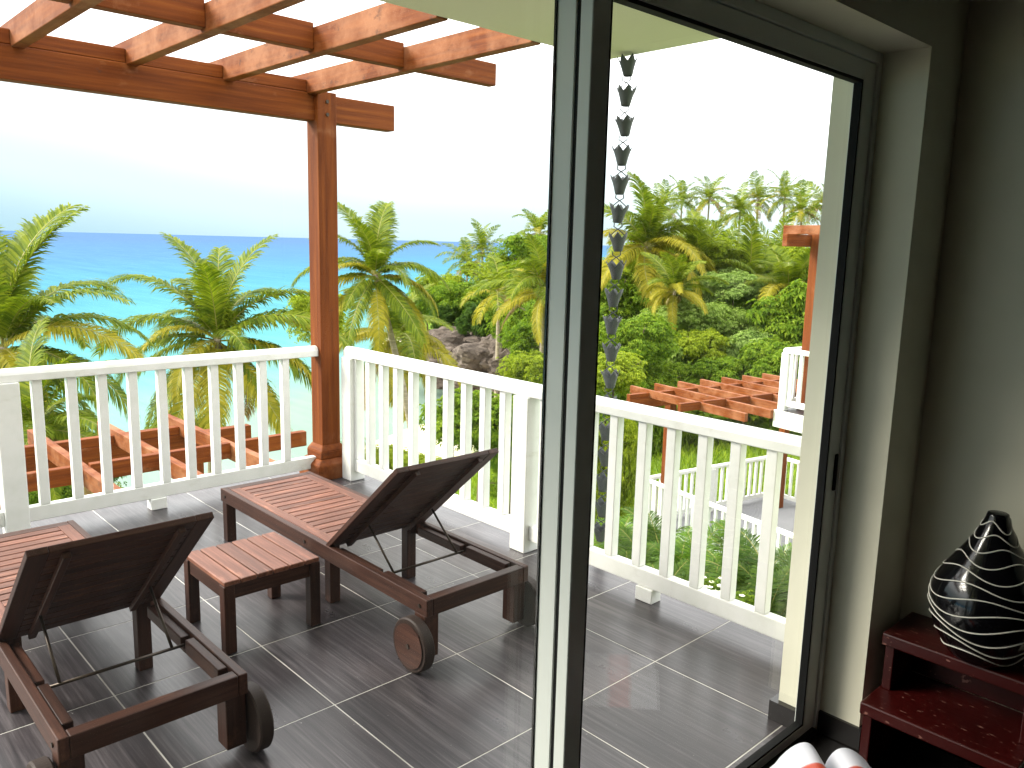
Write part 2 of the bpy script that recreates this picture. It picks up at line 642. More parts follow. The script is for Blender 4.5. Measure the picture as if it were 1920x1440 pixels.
# wall with the door opening (outer face 1.74, inner face 2.05)
struct('wall_door', WALL, (1.765, 1.853, 1.205, 1.9, -.3, 3.2), (1.853, 2.05, 1.25, 1.9, -.3, 3.2), (1.765, 2.05, -4.4, -1.75, -.3, 3.2), (1.765, 2.05, -1.75, 1.205, 2.37, 3.2), (1.853, 2.05, 1.205, 1.25, 2.37, 3.2))
struct('wall_side', WALL, (2.05, 6.4, 1.52, 1.9, -.3, 3.2))
struct('wall_back', ROOMWALL, (6.2, 6.4, -4.4, 1.52, -.3, 3.2))
struct('wall_far', ROOMWALL, (2.05, 6.2, -4.6, -4.2, -.3, 3.2))
struct('ceiling', ROOMWALL, (2.05, 6.2, -4.2, 1.52, 2.62, 2.8))
struct('upper_storey', OUTWALL, (1.76, 6.4, -6.2, 1.88, 3.202, 6.0))
struct('lower_storey', OUTWALL, (-1.2, 6.4, -6.2, 1.70, -4.6, -.285))
struct('roof_overhang', SOFFIT, (.09, 1.764, -6.2, 2.0, 2.72, 3.0))
struct('skirting', SKIRT, (1.742, 1.853, 1.178, 1.204, .001, .078), (1.742, 1.7645, 1.2041, 1.62, .001, .078), (1.907, 2.062, 1.237, 1.2495, .004, .085), (2.0505, 2.062, 1.2496, 1.505, .004, .085), (2.062, 4.0, 1.508, 1.5195, .004, .085))

# ------------------------------------------------------------------ sliding door
door = empty('sliding_door', (DOOR_X, 0, 0), label='grey aluminium sliding glass door with two overlapping panels', cat='door')


def dpart(name, mat, *boxes, parent=None, bevel=.002):
    m = MB()
    for (x0, x1, y0, y1, z0, z1) in boxes:
        m.box(x0 - DOOR_X, x1 - DOOR_X, y0, y1, z0, z1)
    return m.build(name, mat, parent or door, bevel=bevel, seg=1)


dpart('outer_frame', ALU, (1.8545, 1.905, 1.2225, 1.2495, .022, 2.3695), (1.775, 1.905, -1.749, 1.2045, 2.336, 2.3695), (1.8545, 1.905, 1.2046, 1.222, 2.336, 2.3695), (1.775, 1.905, -1.7495, -1.72, .0215, 2.3355))
dpart('sill_track', GASKET, (1.854, 1.912, -1.749, 1.2215, .0005, .0225))
dpart('sill_track', GASKET, (1.782, 1.8535, -1.749, -.06, .0005, .0225))
for nm, xa, xb, ya, yb, gx in (('outer_panel', 1.786, 1.849, -1.718, -.078, 1.791), ('inner_panel', 1.861, 1.897, -.135, 1.2215, 1.876)):
    p = dpart(nm, ALU, (xa, xb, ya, ya + .058, .0235, 2.334), (xa, xb, yb - (.057 if xa < 1.8 else .0755), yb, .0235, 2.334), (xa, xb, ya + .058, yb - (.057 if xa < 1.8 else .0755), 2.277, 2.334), (xa, xb, ya + .058, yb - (.057 if xa < 1.8 else .0755), .0235, .058))
    ga, gb = ya + .058, yb - (.057 if xa < 1.8 else .0755)
    dpart('glass_pane', GLASS, (gx - .003, gx + .003, ga + .004, gb - .004, .062, 2.273), parent=p, bevel=0)
    dpart('gasket', GASKET, (gx - .008, gx + .0185, ga + .0002, ga + .007, .0582, 2.2768), (gx - (.008 if xa > 1.8 else .0035), gx + (.0185 if xa > 1.8 else .0035), gb - .009 if xa > 1.8 else gb - .0035, gb - .0002, .0582, 2.2768), (gx - .008, gx + .0185, ga + .007, gb - .009, 2.267, 2.2768), (gx - .008, gx + .0185, ga + .007, gb - .009, .0582, .067), parent=p, bevel=0)
dpart('weather_seal', GASKET, (1.8495, 1.8605, -.131, -.110, .024, 2.333), bevel=0)
dpart('latch', GASKET, (1.8975, 1.904, 1.19, 1.206, .93, 1.06))

# ------------------------------------------------------------------ pergola
RAFT_Y = [-2.62, -2.035, -1.45, -.865, -.28, .305, .89, 1.475]


def pergola(loc, rz, label, x_near, rafts=RAFT_Y, y0=-3.2, y1=2.16, posts=((-2.12, 1.57),), purlins=(-1.0,), post_drop=0.0, base=True, x_far=-2.58):
    r = empty('timber_pergola', loc, rz, label=label, cat='pergola')
    MB().box(-2.185, -2.085, y0, y1, 2.54, 2.722).build('main_beam', STY, r, bevel=.006)
    cuts = sorted(rafts)
    for a, b in zip([y0] + [c + .034 for c in cuts], [c - .034 for c in cuts] + [None]):
        if b is None or b - a < .1:
            continue
        MB().box(-2.179, -2.089, a, b, 2.7235, 2.802).build('blocking', STY, r, bevel=.005)
    for c in cuts:
        MB().box(x_far, x_near, c - .033, c + .033, 2.712, 2.848).build('rafter', STX, r, bevel=.005)
    for px in purlins:
        for a, b in zip([y0] + [c + .0335 for c in cuts], [c - .0335 for c in cuts] + [y1]):
            if b - a > .05:
                MB().box(px - .035, px + .035, a, b, 2.732, 2.868).build('purlin', STY, r, bevel=.005)
    for (cx, cy) in posts:
        for bz in (2.585, 2.67):
            MB().tube([(cx + .0755, cy, bz), (cx + .083, cy, bz)], .013, 6).build('bolt', STEEL, r)
        p = MB().box(cx - .075, cx + .075, cy - .075, cy + .075, .2 - post_drop, 2.735).build('post', STZ, r, bevel=.006)
        if base:
            m = MB()
            m.box(cx - .15, cx + .15, cy - .148, cy + .15, .001, .11)
            m.frustum(cx, cy, .1101, .15, .15, .108)
            m.box(cx - .104, cx + .104, cy - .104, cy + .104, .1501, .205)
            m.frustum(cx, cy, .2051, .25, .104, .077)
            m.build('post_base', STX, p, bevel=.006)
    return r


pergola((0, 0, 0), 0, 'brown stained timber pergola over the tiled terrace with the loungers', .089)
pergola((-2.46, -.03, -2.86), 0, 'brown timber pergola of the terrace below, seen through the railing left of the post', .1, base=False, rafts=[-2.035, -1.45, -.865, -.28, .305, .89, 1.475])


# ------------------------------------------------------------------ railings
def handrail(a, b, z, w=.085, h=.075):
    """rounded handrail profile swept from a to b"""
    a = Vector((a[0], a[1], z)); b = Vector((b[0], b[1], z))
    d = (b - a).normalized(); sd = Vector((d.y, -d.x, 0))
    prof = [(-w / 2, 0), (w / 2, 0), (w / 2, h * .55), (w * .40, h * .82), (w * .22, h * .97), (0, h), (-w * .22, h * .97), (-w * .40, h * .82), (-w / 2, h * .55)]
    m = MB()
    for p in (a, b):
        for (s, t) in prof:
            m.v.append(tuple(p + sd * s + Vector((0, 0, t))))
    n = len(prof)
    for i in range(n):
        k2 = (i + 1) % n
        m.f.append((i, n + i, n + k2, k2))
    m.f.append(tuple(range(n)))
    m.f.append(tuple(reversed(range(n, 2 * n))))
    return m


def railing(root, a, b, bal, newels=(), feet=(), z0=0, h=.98, bw=.052, nw=.12):
    """a,b: end points; bal/newels/feet: distances from a along the railing"""
    a = Vector((*a, 0)); b = Vector((*b, 0))
    d = (b - a).normalized(); ang = math.atan2(d.y, d.x)
    handrail(a, b, z0 + h - .075).build('handrail', WHITE, root, bevel=.004, seg=1)
    sd = Vector((-d.y, d.x, 0))
    # bottom rail runs between the newels
    L = (b - a).length
    cuts = sorted(newels)
    st = 0
    segs = []
    for c in cuts + [None]:
        en = L if c is None else c - nw / 2
        if en - st > .05:
            segs.append((st, en))
        if c is not None:
            st = c + nw / 2
    for (s, t) in segs:
        MB().bar(a + d * s + Vector((0, 0, z0 + .118)), a + d * t + Vector((0, 0, z0 + .118)), .055, .09).build('bottom_rail', WHITE, root, bevel=.006)
    mesh = MB().box(-bw / 2, bw / 2, -bw / 2, bw / 2, .1635, h - .0755).mesh('baluster')
    for s in bal:
        o = link('baluster', mesh, WHITE, root, bevel=.003, seg=1)
        p = a + d * s
        o.location = (p.x, p.y, z0)
        o.rotation_euler = (0, 0, ang)
    for s in newels:
        p = a + d * s
        o = MB().box(-nw / 2, nw / 2, -nw / 2, nw / 2, .001, h - .0755).build('newel', WHITE, root, bevel=.005)
        o.location = (p.x, p.y, z0)
        o.rotation_euler = (0, 0, ang)
    for s in feet:
        p = a + d * s
        o = MB().box(-.05, .05, -.04, .04, .001, .0725).build('foot_block', WHITE, root, bevel=.004)
        o.location = (p.x, p.y, z0)
        o.rotation_euler = (0, 0, ang)


LR = empty('white_railing', (-2.12, -3, 0), label='white balustrade facing the sea, left of the brown corner post', cat='railing')
y_first = -3.0
LRx = 0
lb = []
y = 1.243 - 4.3
ys_b = [-.311, -.129, .039, .215, .391, .56, .73, .902, 1.073, 1.243]
bal_l = [v + 3 for v in ys_b] + [v + 3 for v in (-.63, -.80, -.97, -1.14, -1.31, -1.48, -1.65, -1.82, -2.0)]
railing(LR, (0, 0), (0, 4.4935), bal_l, newels=[3 - .465, 3 - 2.2], feet=[3 + .33])
RR = empty('white_railing', (-1.97, 1.67, 0), label='white balustrade along the garden side, right of the brown corner post', cat='railing')
bal_r = [v + 1.97 for v in (-1.85, -1.68, -1.515, -1.345, -1.17, -.985, -.805, -.63, -.455, -.28, .12, .285, .445 - .06, .55, .73, .90, 1.075, 1.245, 1.42, 1.60)]
bal_r = [v + 1.97 for v in (-1.85, -1.68, -1.515, -1.345, -1.17, -.985, -.805, -.63, -.455, -.28, .05, .215, .385, .55, .73, .90, 1.075, 1.245, 1.42, 1.60)]
railing(RR, (.0, 0), (1.97 + 1.738, 0), bal_r, newels=[.0601, 1.97 - .095], feet=[1.97 + .80], nw=.12)


# ------------------------------------------------------------------ loungers and side table
def lounger(loc, label):
    r = empty('sun_lounger', loc, label=label, cat='sun lounger')
    L, W, H = 1.96, .575, .31
    tk = .032
    hz = H - .075
    # local: x 0..L from foot to wheel end, y 0..W
    for yy in (0, W - tk):
        MB().box(.0, L, yy, yy + tk, hz, H).build('side_rail', TKX, r, bevel=.004)
    MB().box(.0005, tk + .03, tk + .0005, W - tk - .0005, hz, H - .001).build('end_rail', TKY, r, bevel=.004)
    MB().box(L - tk - .015, L - .0005, tk + .0005, W - tk - .0005, hz, H - .001).build('end_rail', TKY, r, bevel=.004)
    lw = .055
    for (lx, wheel) in ((.012, 0), (1.10, 0), (L - .09, 1)):
        for s in (0, 1):
            y0 = tk + .0006 if not s else W - tk - lw - .0006
            if lx == .012:
                y0 = .004 if not s else W - lw - .004
            if wheel:
                y0 = .003 if not s else W - .07 - .003
                MB().box(lx, lx + .075, y0, y0 + .07, .045, hz - .0006).build('leg', TKZ, r, bevel=.004)
                w = MB().disc((lx + .045, -.032 if not s else W + .032, .116), (0, 1, 0), .115, .05).build('wheel', RUBBER, r, smooth=False)
                MB().disc((lx + .045, -.059 if not s else W + .059, .116), (0, 1, 0), .100, .006).build('wheel_face', TKX, w)
                MB().tube([(lx + .045, -.066 if not s else W + .066, .116), (lx + .045, 0 if not s else W, .116)], .010, 10).build('axle', STEEL, w)
            else:
                MB().box(lx, lx + lw, y0, y0 + lw, 0.0005, hz - .0006 if lx == .012 else H - .02).build('leg', TKZ, r, bevel=.004)
    for bx in (.06, .97, L - .05):
        for (by, dy) in ((-.001, -1), (W + .001, 1)):
            MB().tube([(bx, by, H - .038), (bx, by + dy * .004, H - .038)], .008, 10).build('bolt', STEEL, r)
    # seat: inner frame boards and cross slats
    x_h = 1.155                                           # hinge line
    for yy in (tk + .001, W - tk - .056):
        MB().box(tk + .031, x_h - .0, yy, yy + .055, H - .022, H + .001).build('seat_board', LITX, r, bevel=.003)
    n = 16
    x0 = tk + .036
    MB().box(x0, x0 + .055, tk + .0565, W - tk - .0565, H - .022, H + .0005).build('slat', LITY, r, bevel=.003)
    a0 = x0 + .062
    pitch = (x_h - .004 - a0) / n
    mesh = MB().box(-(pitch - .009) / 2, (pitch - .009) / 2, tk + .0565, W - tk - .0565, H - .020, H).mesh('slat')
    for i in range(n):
        o = link('slat', mesh, LITY, r, bevel=.0025, seg=1)
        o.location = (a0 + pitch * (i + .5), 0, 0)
    # lifted backrest
    th = math.atan2(.485, .555)
    BL = .76
    br = empty('backrest', (x_h + .008, 0, H + .004))
    br.parent = r
    br.rotation_euler = (0, -th, 0)
    for yy in (.004, W - .064):
        MB().box(0, BL, yy, yy + .06, -.024, .0).build('stile', TKX, br, bevel=.003)
    for xx in (.0, BL - .06):
        MB().box(xx + .0005, xx + .0595, .0645, W - .0645, -.0235, -.0005).build('end_board', TKY, br, bevel=.003)
    nb = 11
    pitch = (BL - .124) / nb
    mesh = MB().box(-(pitch - .006) / 2, (pitch - .006) / 2, .0645, W - .0645, -.022, -.002).mesh('back_slat')
    for i in range(nb):
        o = link('slat', mesh, TKY, br, bevel=.002, seg=1)
        o.location = (.062 + pitch * (i + .5), 0, 0)
    for yy in (.10, W - .125):
        MB().box(.01, BL - .02, yy, yy + .025, -.045, -.0245).build('batten', TKX, br, bevel=.003)
    # prop bars and cross rod
    foot = x_h + .42
    hx = x_h + .26 * math.cos(th) + .03
    hz2 = H + .26 * math.sin(th) - .035
    for yy in (.105, W - .105):
        MB().tube([(hx, yy, hz2), (foot, yy, H - .03)], .0055, 8).build('prop_rod', STEEL, r, smooth=True)
    MB().tube([(foot, tk + .03, H - .033), (foot, W - tk - .03, H - .033)], .006, 8).build('cross_rod', STEEL, r, smooth=True)
    # notched ledges inside the side rails
    for s in (0, 1):
        y0 = tk + .0006 if not s else W - tk - .0346
        for (xa, xb, zt) in ((x_h + .06, foot - .02, H - .012), (foot + .02, L - .085, H - .004)):
            MB().box(xa, xb, y0, y0 + .034, H - .058, zt).build('ledge', TKX, r, bevel=.004)
        MB().box(foot - .0195, foot + .0195, y0, y0 + .034, H - .058, H - .042).build('ledge', TKX, r, bevel=.003)
    return r


lounger((-1.325, .41, 0), 'wooden slatted sun lounger with raised back beside the brown corner post')
lounger((-1.27, -.955, 0), 'wooden slatted sun lounger with raised back in the left foreground')

t = empty('side_table', (-.445, -.15, 0), label='small slatted wooden side table between the two sun loungers', cat='table')
TW, TD, TH = .43, .45, .325
for (a, b) in ((0, 0), (1, 0), (0, 1), (1, 1)):
    x0 = a * (TW - .05); y0 = b * (TD - .05)
    MB().box(x0, x0 + .05, y0, y0 + .05, .0005, TH - .0215).build('leg', TKZ, t, bevel=.004)
for yy in (.008, TD - .036):
    MB().box(.0505, TW - .0505, yy, yy + .028, TH - .085, TH - .0215).build('apron', TKX, t, bevel=.003)
for xx in (.008, TW - .036):
    MB().box(xx, xx + .028, .0505, TD - .0505, TH - .085, TH - .0215).build('apron', TKY, t, bevel=.003)
pitch = TD / 6
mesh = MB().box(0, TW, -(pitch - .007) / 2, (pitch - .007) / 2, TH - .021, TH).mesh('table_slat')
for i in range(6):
    o = link('slat', mesh, LITX, t, bevel=.003, seg=1)
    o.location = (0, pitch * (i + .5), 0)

# ------------------------------------------------------------------ rain chain
chain = empty('rain_chain', (.275, 1.955, 2.72), label='slate grey rain chain of fluted cups hanging from the roof overhang', cat='rain chain')


def cup_mesh():
    m = MB()
    n = 24
    rings = [(.021, -.084, 0), (.024, -.080, 0), (.033, -.045, .15), (.043, -.014, .5), (.050, .0, 1.0)]
    for (r0, z, f) in rings:
        for j in range(n):
            t = 2 * math.pi * j / n
            w = math.cos(6 * t)
            m.v.append(((r0 + .006 * f * w) * math.cos(t), (r0 + .006 * f * w) * math.sin(t), z + .016 * f * w))
    for i in range(len(rings) - 1):
        for j in range(n):
            k2 = (j + 1) % n
            m.f.append((i * n + j, i * n + k2, (i + 1) * n + k2, (i + 1) * n + j))
    return m.mesh('cup', True)


cm = cup_mesh()
lk = MB()
for s in (-1, 1):
    lk.tube([(s * .046, 0, -.008), (s * .030, 0, .010), (s * .006, 0, .030), (-s * .022, 0, .047)], .0028, 6)
    lk.tube([(s * -.022, 0, .046), (s * -.020, 0, .066)], .0028, 6)
lm = lk.mesh('link', True)
for i in range(18):
    z = -.028 - i * .149
    o = link('cup', cm, GREYIRON, chain)
    o.location = (-.0022 * i + .004 * math.sin(i * 1.3), 0, z)
    o.rotation_euler = (R(random.uniform(-4, 4)), R(random.uniform(-5, 5)), random.uniform(0, 1))
    sol = o.modifiers.new('thickness', 'SOLIDIFY'); sol.thickness = .003
    if i:
        l2 = link('link', lm, GREYIRON, chain)
        l2.location = (-.0022 * i, 0, z)
        l2.rotation_euler = (0, 0, R(40 + random.uniform(-15, 15)))

# ------------------------------------------------------------------ room: step shelf, vase, magazine
RED = Mat('worn_red_lacquer', rough=.35, spec=.5)
sc_ = RED.noise((4, 60, 20), 1, 5, .7)
rc = RED.ramp(RED.noise((2, 2, 2), 2, 5), [(.3, (.030, .0022, .0018)), (.7, (.055, .0035, .003))])
rc = RED.mix(RED.ramp(RED.noise((30, 90, 40), 1, 3, .6), [(.64, (0, 0, 0)), (.69, (.8, .8, .8))]), rc, (.30, .14, .11))
RED.base(rc)
RED.bump(sc_, .3, .003)
RED = RED.m
sh = empty('step_shelf', (2.10, 1.13, 0), label='dark red lacquered two-step wooden shelf in the corner by the door', cat='shelf')
SW = .455
tr_ = MB().box(-.01, SW + .01, .0, .349, .205, .25)
tr_.build('tread', RED, sh, bevel=.006)
MB().box(-.01, SW + .01, .13, .386, .412, .457).build('tread', RED, sh, bevel=.006)
for xx in (0, SW - .03):
    MB().box(xx, xx + .03, .012, .37, .0045, .2045).build('side_panel', RED, sh, bevel=.003)
    MB().box(xx, xx + .03, .145, .37, .2505, .4115).build('side_panel', RED, sh, bevel=.003)
MB().box(.0305, SW - .0305, .35, .37, .0045, .2045).build('back_panel', RED, sh)
MB().box(.0305, SW - .0305, .35, .37, .2505, .4115).build('back_panel', RED, sh)

BLACKGLAZE = Mat('black_ceramic_glaze', (.004, .004, .005), .12, .5).m
LINEGLAZE = Mat('white_slip_line', (.72, .70, .62), .4, .4).m
vz = .4575
prof = [(.088, 0), (.098, .004), (.112, .02), (.140, .06), (.165, .11), (.178, .155), (.181, .19), (.176, .225), (.160, .265), (.134, .305), (.105, .345), (.078, .385), (.056, .425), (.040, .46), (.033, .482), (.034, .490)]
VX, VY = 2.372, 1.335
vase = empty('vase', (VX, VY, vz), label='black teardrop vase with wavy white lines on the red shelf', cat='vase')
body = MB().lathe([(r * .93, z) for r, z in prof], n=48).build('body', BLACKGLAZE, vase, smooth=True)
body.modifiers.new('sub', 'SUBSURF').render_levels = 1


def vr(z):
    for (r0, z0), (r1, z1) in zip(prof, prof[1:]):
        if z <= z1:
            return (r0 + (r1 - r0) * (z - z0) / (z1 - z0)) * .93
    return prof[-1][0] * .93


for k in range(12):
    zc = .045 + k * .037
    pts = []
    for j in range(97):
        t = 2 * math.pi * j / 96
        z = zc + .015 * math.sin(3 * t + k * 1.15) + .006 * math.sin(2 * t + k * .6)
        z = max(.01, min(.487, z))
        rr = vr(z) + .0005
        pts.append((rr * math.cos(t), rr * math.sin(t), z))
    MB().tube(pts, .0021, 6, cap=False).build('slip_line', LINEGLAZE, vase, smooth=True)

# low black bench just inside the door, with an open magazine
BLACKFAB = Mat('black_upholstery', (.012, .011, .011), .8, .2)
BLACKFAB.bump(BLACKFAB.noise((1, 1, 1), 300, 3), .3, .002)
BLACKFAB = BLACKFAB.m
bn = empty('low_bench', (2.13, .07, 0), label='low black padded bench inside the door under the magazine', cat='bench')
MB().box(0, .62, 0, .66, .12, .25).build('cushion', BLACKFAB, bn, bevel=.03, seg=4)
for (a, b) in ((.03, .03), (.55, .03), (.03, .59), (.55, .59)):
    MB().box(a, a + .04, b, b + .04, .0005, .1195).build('leg', BLACKFAB, bn)


def page_mat():
    m = Mat('printed_page', rough=.45, spec=.4)
    sep = m.n.new('ShaderNodeSeparateXYZ')
    m.l.new(m.tc.outputs['Object'], sep.inputs[0])
    n = m.noise((1, 1, 1), 6, 2)
    ad = m.n.new('ShaderNodeMath'); ad.operation = 'MULTIPLY_ADD'; ad.inputs[1].default_value = .06
    ng = m.n.new('ShaderNodeMath'); ng.operation = 'MULTIPLY'; ng.inputs[1].default_value = -1
    m.l.new(sep.outputs['Y'], ng.inputs[0])
    m.l.new(n, ad.inputs[0]); m.l.new(ng.outputs[0], ad.inputs[2])
    c = m.ramp(ad.outputs[0], [(.118, (.66, .66, .72)), (.122, (.55, .06, .02)), (.19, (.55, .06, .02)), (.195, (.70, .70, .76))])
    m.base(c)
    return m.m


mag = empty('magazine', (2.18, .675, .2515), rz=math.atan2(RT.y, RT.x), label='open magazine with curled white and red pages on the black bench', cat='magazine')
PAGE = page_mat()
for s, h, wd in ((-1, .085, .15), (1, .07, .15)):
    m = MB()
    n = 14
    for yy in (0, -.15, -.30):
        for i in range(n + 1):
            t = i / n
            m.v.append((s * (.004 + wd * (t - .12 * math.sin(math.pi * t))), yy + .30 - .30, .004 + h * math.sin(math.pi * min(1, t * 1.05)) ** .7 * (1 if t < .95 else .9)))
    for j in range(2):
        for i in range(n):
            q = (j * (n + 1) + i, j * (n + 1) + i + 1, (j + 1) * (n + 1) + i + 1, (j + 1) * (n + 1) + i)
            m.f.append(q if s < 0 else tuple(reversed(q)))
    o = m.build('page', PAGE, mag, smooth=True)
    so = o.modifiers.new('thick', 'SOLIDIFY'); so.thickness = .004
MB().box(-.17, .17, -.30, 0, .0, .003).build('cover', BLACKFAB, mag)

# ------------------------------------------------------------------ neighbouring house with its two terraces
NA = R(-11)
NB = empty('neighbour_house', (0, 0, 0), NA, label='white neighbouring house with stacked terraces, mostly hidden right of the door column', cat='house')


def nbox(name, mat, *b, parent=None, bevel=.004):
    return MB().box(*b).build(name, mat, parent or NB, bevel=bevel)


nbox('wall', OUTWALL, -2.2, 3.0, 9.6, 16, -4.6, 2.4)
nbox('upper_terrace', OUTWALL, -5.12, -2.201, 9.42, 16, -1.02, -.75)
nbox('upper_terrace_floor', TILE, -5.11, -2.201, 9.44, 16, -.7499, -.742)
nbox('lower_terrace', CONCRETE, -8.35, -2.201, 9.25, 13.4, -3.9, -3.61)
nbox('lower_terrace_floor', plaster('grey_deck', (.20, .20, .21), .03), -8.33, -2.201, 9.27, 13.38, -3.6099, -3.6)
nbox('roof', OUTWALL, -3.2, 3.4, 9.3, 16.4, 2.401, 2.6)


def nloc(x, y, z):
    c, s = math.cos(NA), math.sin(NA)
    return (x * c - y * s, x * s + y * c, z)


# local main beam of pergola() is at x=-2.135; here it must stand at x'=-7.35
def shifted(dx, dy, dz):
    return nloc(dx, dy, dz)


pergola(shifted(-7.35 + 2.135, 0, -3.605), NA, 'timber pergola of the neighbouring house, seen over the handrail on the right', .10 + .0,
        rafts=[8.80, 9.385, 9.97, 10.555, 11.14, 11.725, 12.31], y0=8.32, y1=12.9, purlins=(-.88,), posts=((-2.33, 9.52), (-2.33, 12.75)), base=False, post_drop=.2, x_far=-2.62)
nl = empty('white_railing', nloc(-8.05, 9.42, -3.6), NA, label='white balustrade around the lower terrace of the neighbouring house', cat='railing')
railing(nl, (0, 0), (4.4, 0), [.18 + i * .17 for i in range(24)], newels=[0.06, 1.4, 2.9], h=.98)
railing(nl, (0, .07), (0, 3.7), [.2 + i * .17 for i in range(20)], newels=[1.75, 3.63], h=.98)
railing(nl, (.07, 3.76), (3.4, 3.76), [.2 + i * .17 for i in range(18)], newels=[1.6], h=.98)
nu = empty('white_railing', nloc(-5.06, 9.5, -.742), NA, label='white balustrade corner of the neighbouring upper terrace beside the door column', cat='railing')
railing(nu, (0, 0), (2.6, 0), [.16 + i * .17 for i in range(13)], newels=[.05], h=.98)
railing(nu, (0, .07), (0, 4.4), [.2 + i * .17 for i in range(24)], newels=[2.0], h=.98)
up = empty('timber_pergola', nloc(-4.95, 9.92, -.742), NA, label='brown post and beam end of the pergola on the neighbouring upper terrace', cat='pergola')
MB().box(-.075, .075, -.075, .075, .0, 2.73).build('post', STZ, up, bevel=.006)
MB().box(-.09, .0, -.62, 3.8, 2.54, 2.725).build('main_beam', STY, up, bevel=.006).location = (-.078, 0, 0)
for i in range(6):
    MB().box(-.35, 2.7, -.40 + i * .6, -.334 + i * .6, 2.726, 2.86).build('rafter', STX, up, bevel=.005)

# ------------------------------------------------------------------ vegetation: meshes
LEAF_PALM = leaf_mat('palm_leaf_green', (.055, .095, .008), (.135, .19, .012), (.28, .31, .024), .4)
LEAF_PALMY = leaf_mat('palm_leaf_yellow', (.16, .17, .012), (.30, .27, .02), (.42, .34, .03))
LEAF_DEAD = leaf_mat('palm_leaf_dead', (.10, .055, .02), (.20, .12, .045), (.30, .20, .08), .15)
LEAF_LIGHT = leaf_mat('broad_leaf_light', (.11, .20, .025), (.25, .36, .065), (.44, .54, .16), .42)
LEAF_PALE = leaf_mat('broad_leaf_pale', (.14, .24, .05), (.30, .42, .10), (.50, .60, .22), .45)
LEAF_FERN = leaf_mat('fern_leaf', (.025, .075, .006), (.07, .15, .010), (.16, .27, .022))
LEAF_MID = leaf_mat('broad_leaf_mid', (.06, .13, .008), (.15, .245, .015), (.29, .38, .03), .42)
LEAF_LIME = leaf_mat('leaf_lime', (.12, .18, .010), (.24, .31, .018), (.38, .43, .03), .42)
LEAF_DARK = leaf_mat('leaf_dark', (.020, .055, .006), (.05, .105, .010), (.11, .18, .018))
BARK = Mat('pale_palm_bark', rough=.85, spec=.15)
BARK.base(BARK.ramp(BARK.noise((1, 1, 9), 2, 5), [(.3, (.20, .16, .11)), (.7, (.40, .34, .26))]))
BARK = BARK.m
WOODBARK = Mat('tree_bark', rough=.9, spec=.1)
WOODBARK.base(WOODBARK.ramp(WOODBARK.noise((3, 3, 1), 2, 5), [(.3, (.08, .06, .04)), (.7, (.20, .16, .11))]))
WOODBARK = WOODBARK.m
RACHIS = Mat('frond_rib', (.24, .22, .05), .5, .3).m
COCO = Mat('coconut_husk', (.16, .13, .03), .6, .3).m


def frond_mesh(name, L, elev, bend, nl, leaf, rng, droop=.6, wid=.030, twist=0):
    """feathered frond along +x in the xz plane; elev = start angle, bend = total bend downward"""
    m = MB()
    N = 14
    pts = [Vector((0, 0, 0))]
    for i in range(N):
        t = (i + .5) / N
        a = elev - bend * (t ** 1.25)
        pts.append(pts[-1] + Vector((math.cos(a), twist * t, math.sin(a))) * (L / N))
    m.tube(pts, [.022 * L / 3 * (1 - .85 * i / N) + .002 for i in range(N + 1)], 4)
    nr = len(m.f)

    def P(t):
        f = t * N
        i = min(N - 1, int(f))
        return pts[i].lerp(pts[i + 1], f - i), (pts[i + 1] - pts[i]).normalized()

    for i in range(nl):
        t = .10 + .89 * (i + rng.random() * .6) / nl
        p, d = P(t)
        side = Vector((0, 1, 0))
        nrm = d.cross(side).normalized() * -1
        if nrm.z < 0: nrm = -nrm
        prof = math.sin(math.pi * (.12 + .80 * t)) ** .8
        for s in (-1, 1):
            ln = leaf * prof * rng.uniform(.8, 1.1)
            fwd = .35 + .75 * t
            v0 = (side * s + d * fwd + nrm * rng.uniform(.05, .35)).normalized()
            dr = droop * rng.uniform(.6, 1.3)
            v1 = (v0 + Vector((0, 0, -dr))).normalized()
            v2 = (v0 + Vector((0, 0, -dr * 2.2))).normalized()
            a0 = p
            a1 = p + v0 * ln * .4
            a2 = a1 + v1 * ln * .35
            a3 = a2 + v2 * ln * .25
            w = wid * rng.uniform(.8, 1.2)
            wd = d * w
            b = len(m.v)
            m.v += [tuple(a0 - wd * .3), tuple(a0 + wd * .3), tuple(a1 + wd * .5), tuple(a1 - wd * .5), tuple(a2 + wd * .35), tuple(a2 - wd * .35), tuple(a3)]
            m.f += [(b, b + 1, b + 2, b + 3), (b + 3, b + 2, b + 4, b + 5), (b + 5, b + 4, b + 6)]
    me = m.mesh(name)
    me.materials.append(LEAF_PALM)
    me.materials.append(RACHIS)
    for i in range(nr):
        me.polygons[i].material_index = 1
    return me


rng = random.Random(11)
FR = {}
for key, elev, bend, dr in (('up', R(82), R(55), .25), ('high', R(62), R(85), .35), ('mid', R(38), R(95), .5), ('low', R(8), R(85), .7), ('hang', R(-28), R(58), .8)):
    FR[key] = [frond_mesh('frond', 3.3, elev, bend, 110, .74, rng, dr * 1.2, .047, tw) for tw in (-.28, .05, .30)]
LOWF = {}
for key, elev, bend, dr in (('up', R(80), R(60), .3), ('high', R(55), R(90), .4), ('mid', R(28), R(95), .5), ('hang', R(-15), R(65), .8)):
    LOWF[key] = [frond_mesh('frond', 3.3, elev, bend, 26, .75, rng, dr, .10, .1)]
FERN = [frond_mesh('frond', .95, R(e_), R(b_), 60, .27, rng, .35, .014, .1) for e_, b_ in ((78, 60), (60, 80), (40, 80), (22, 70))]


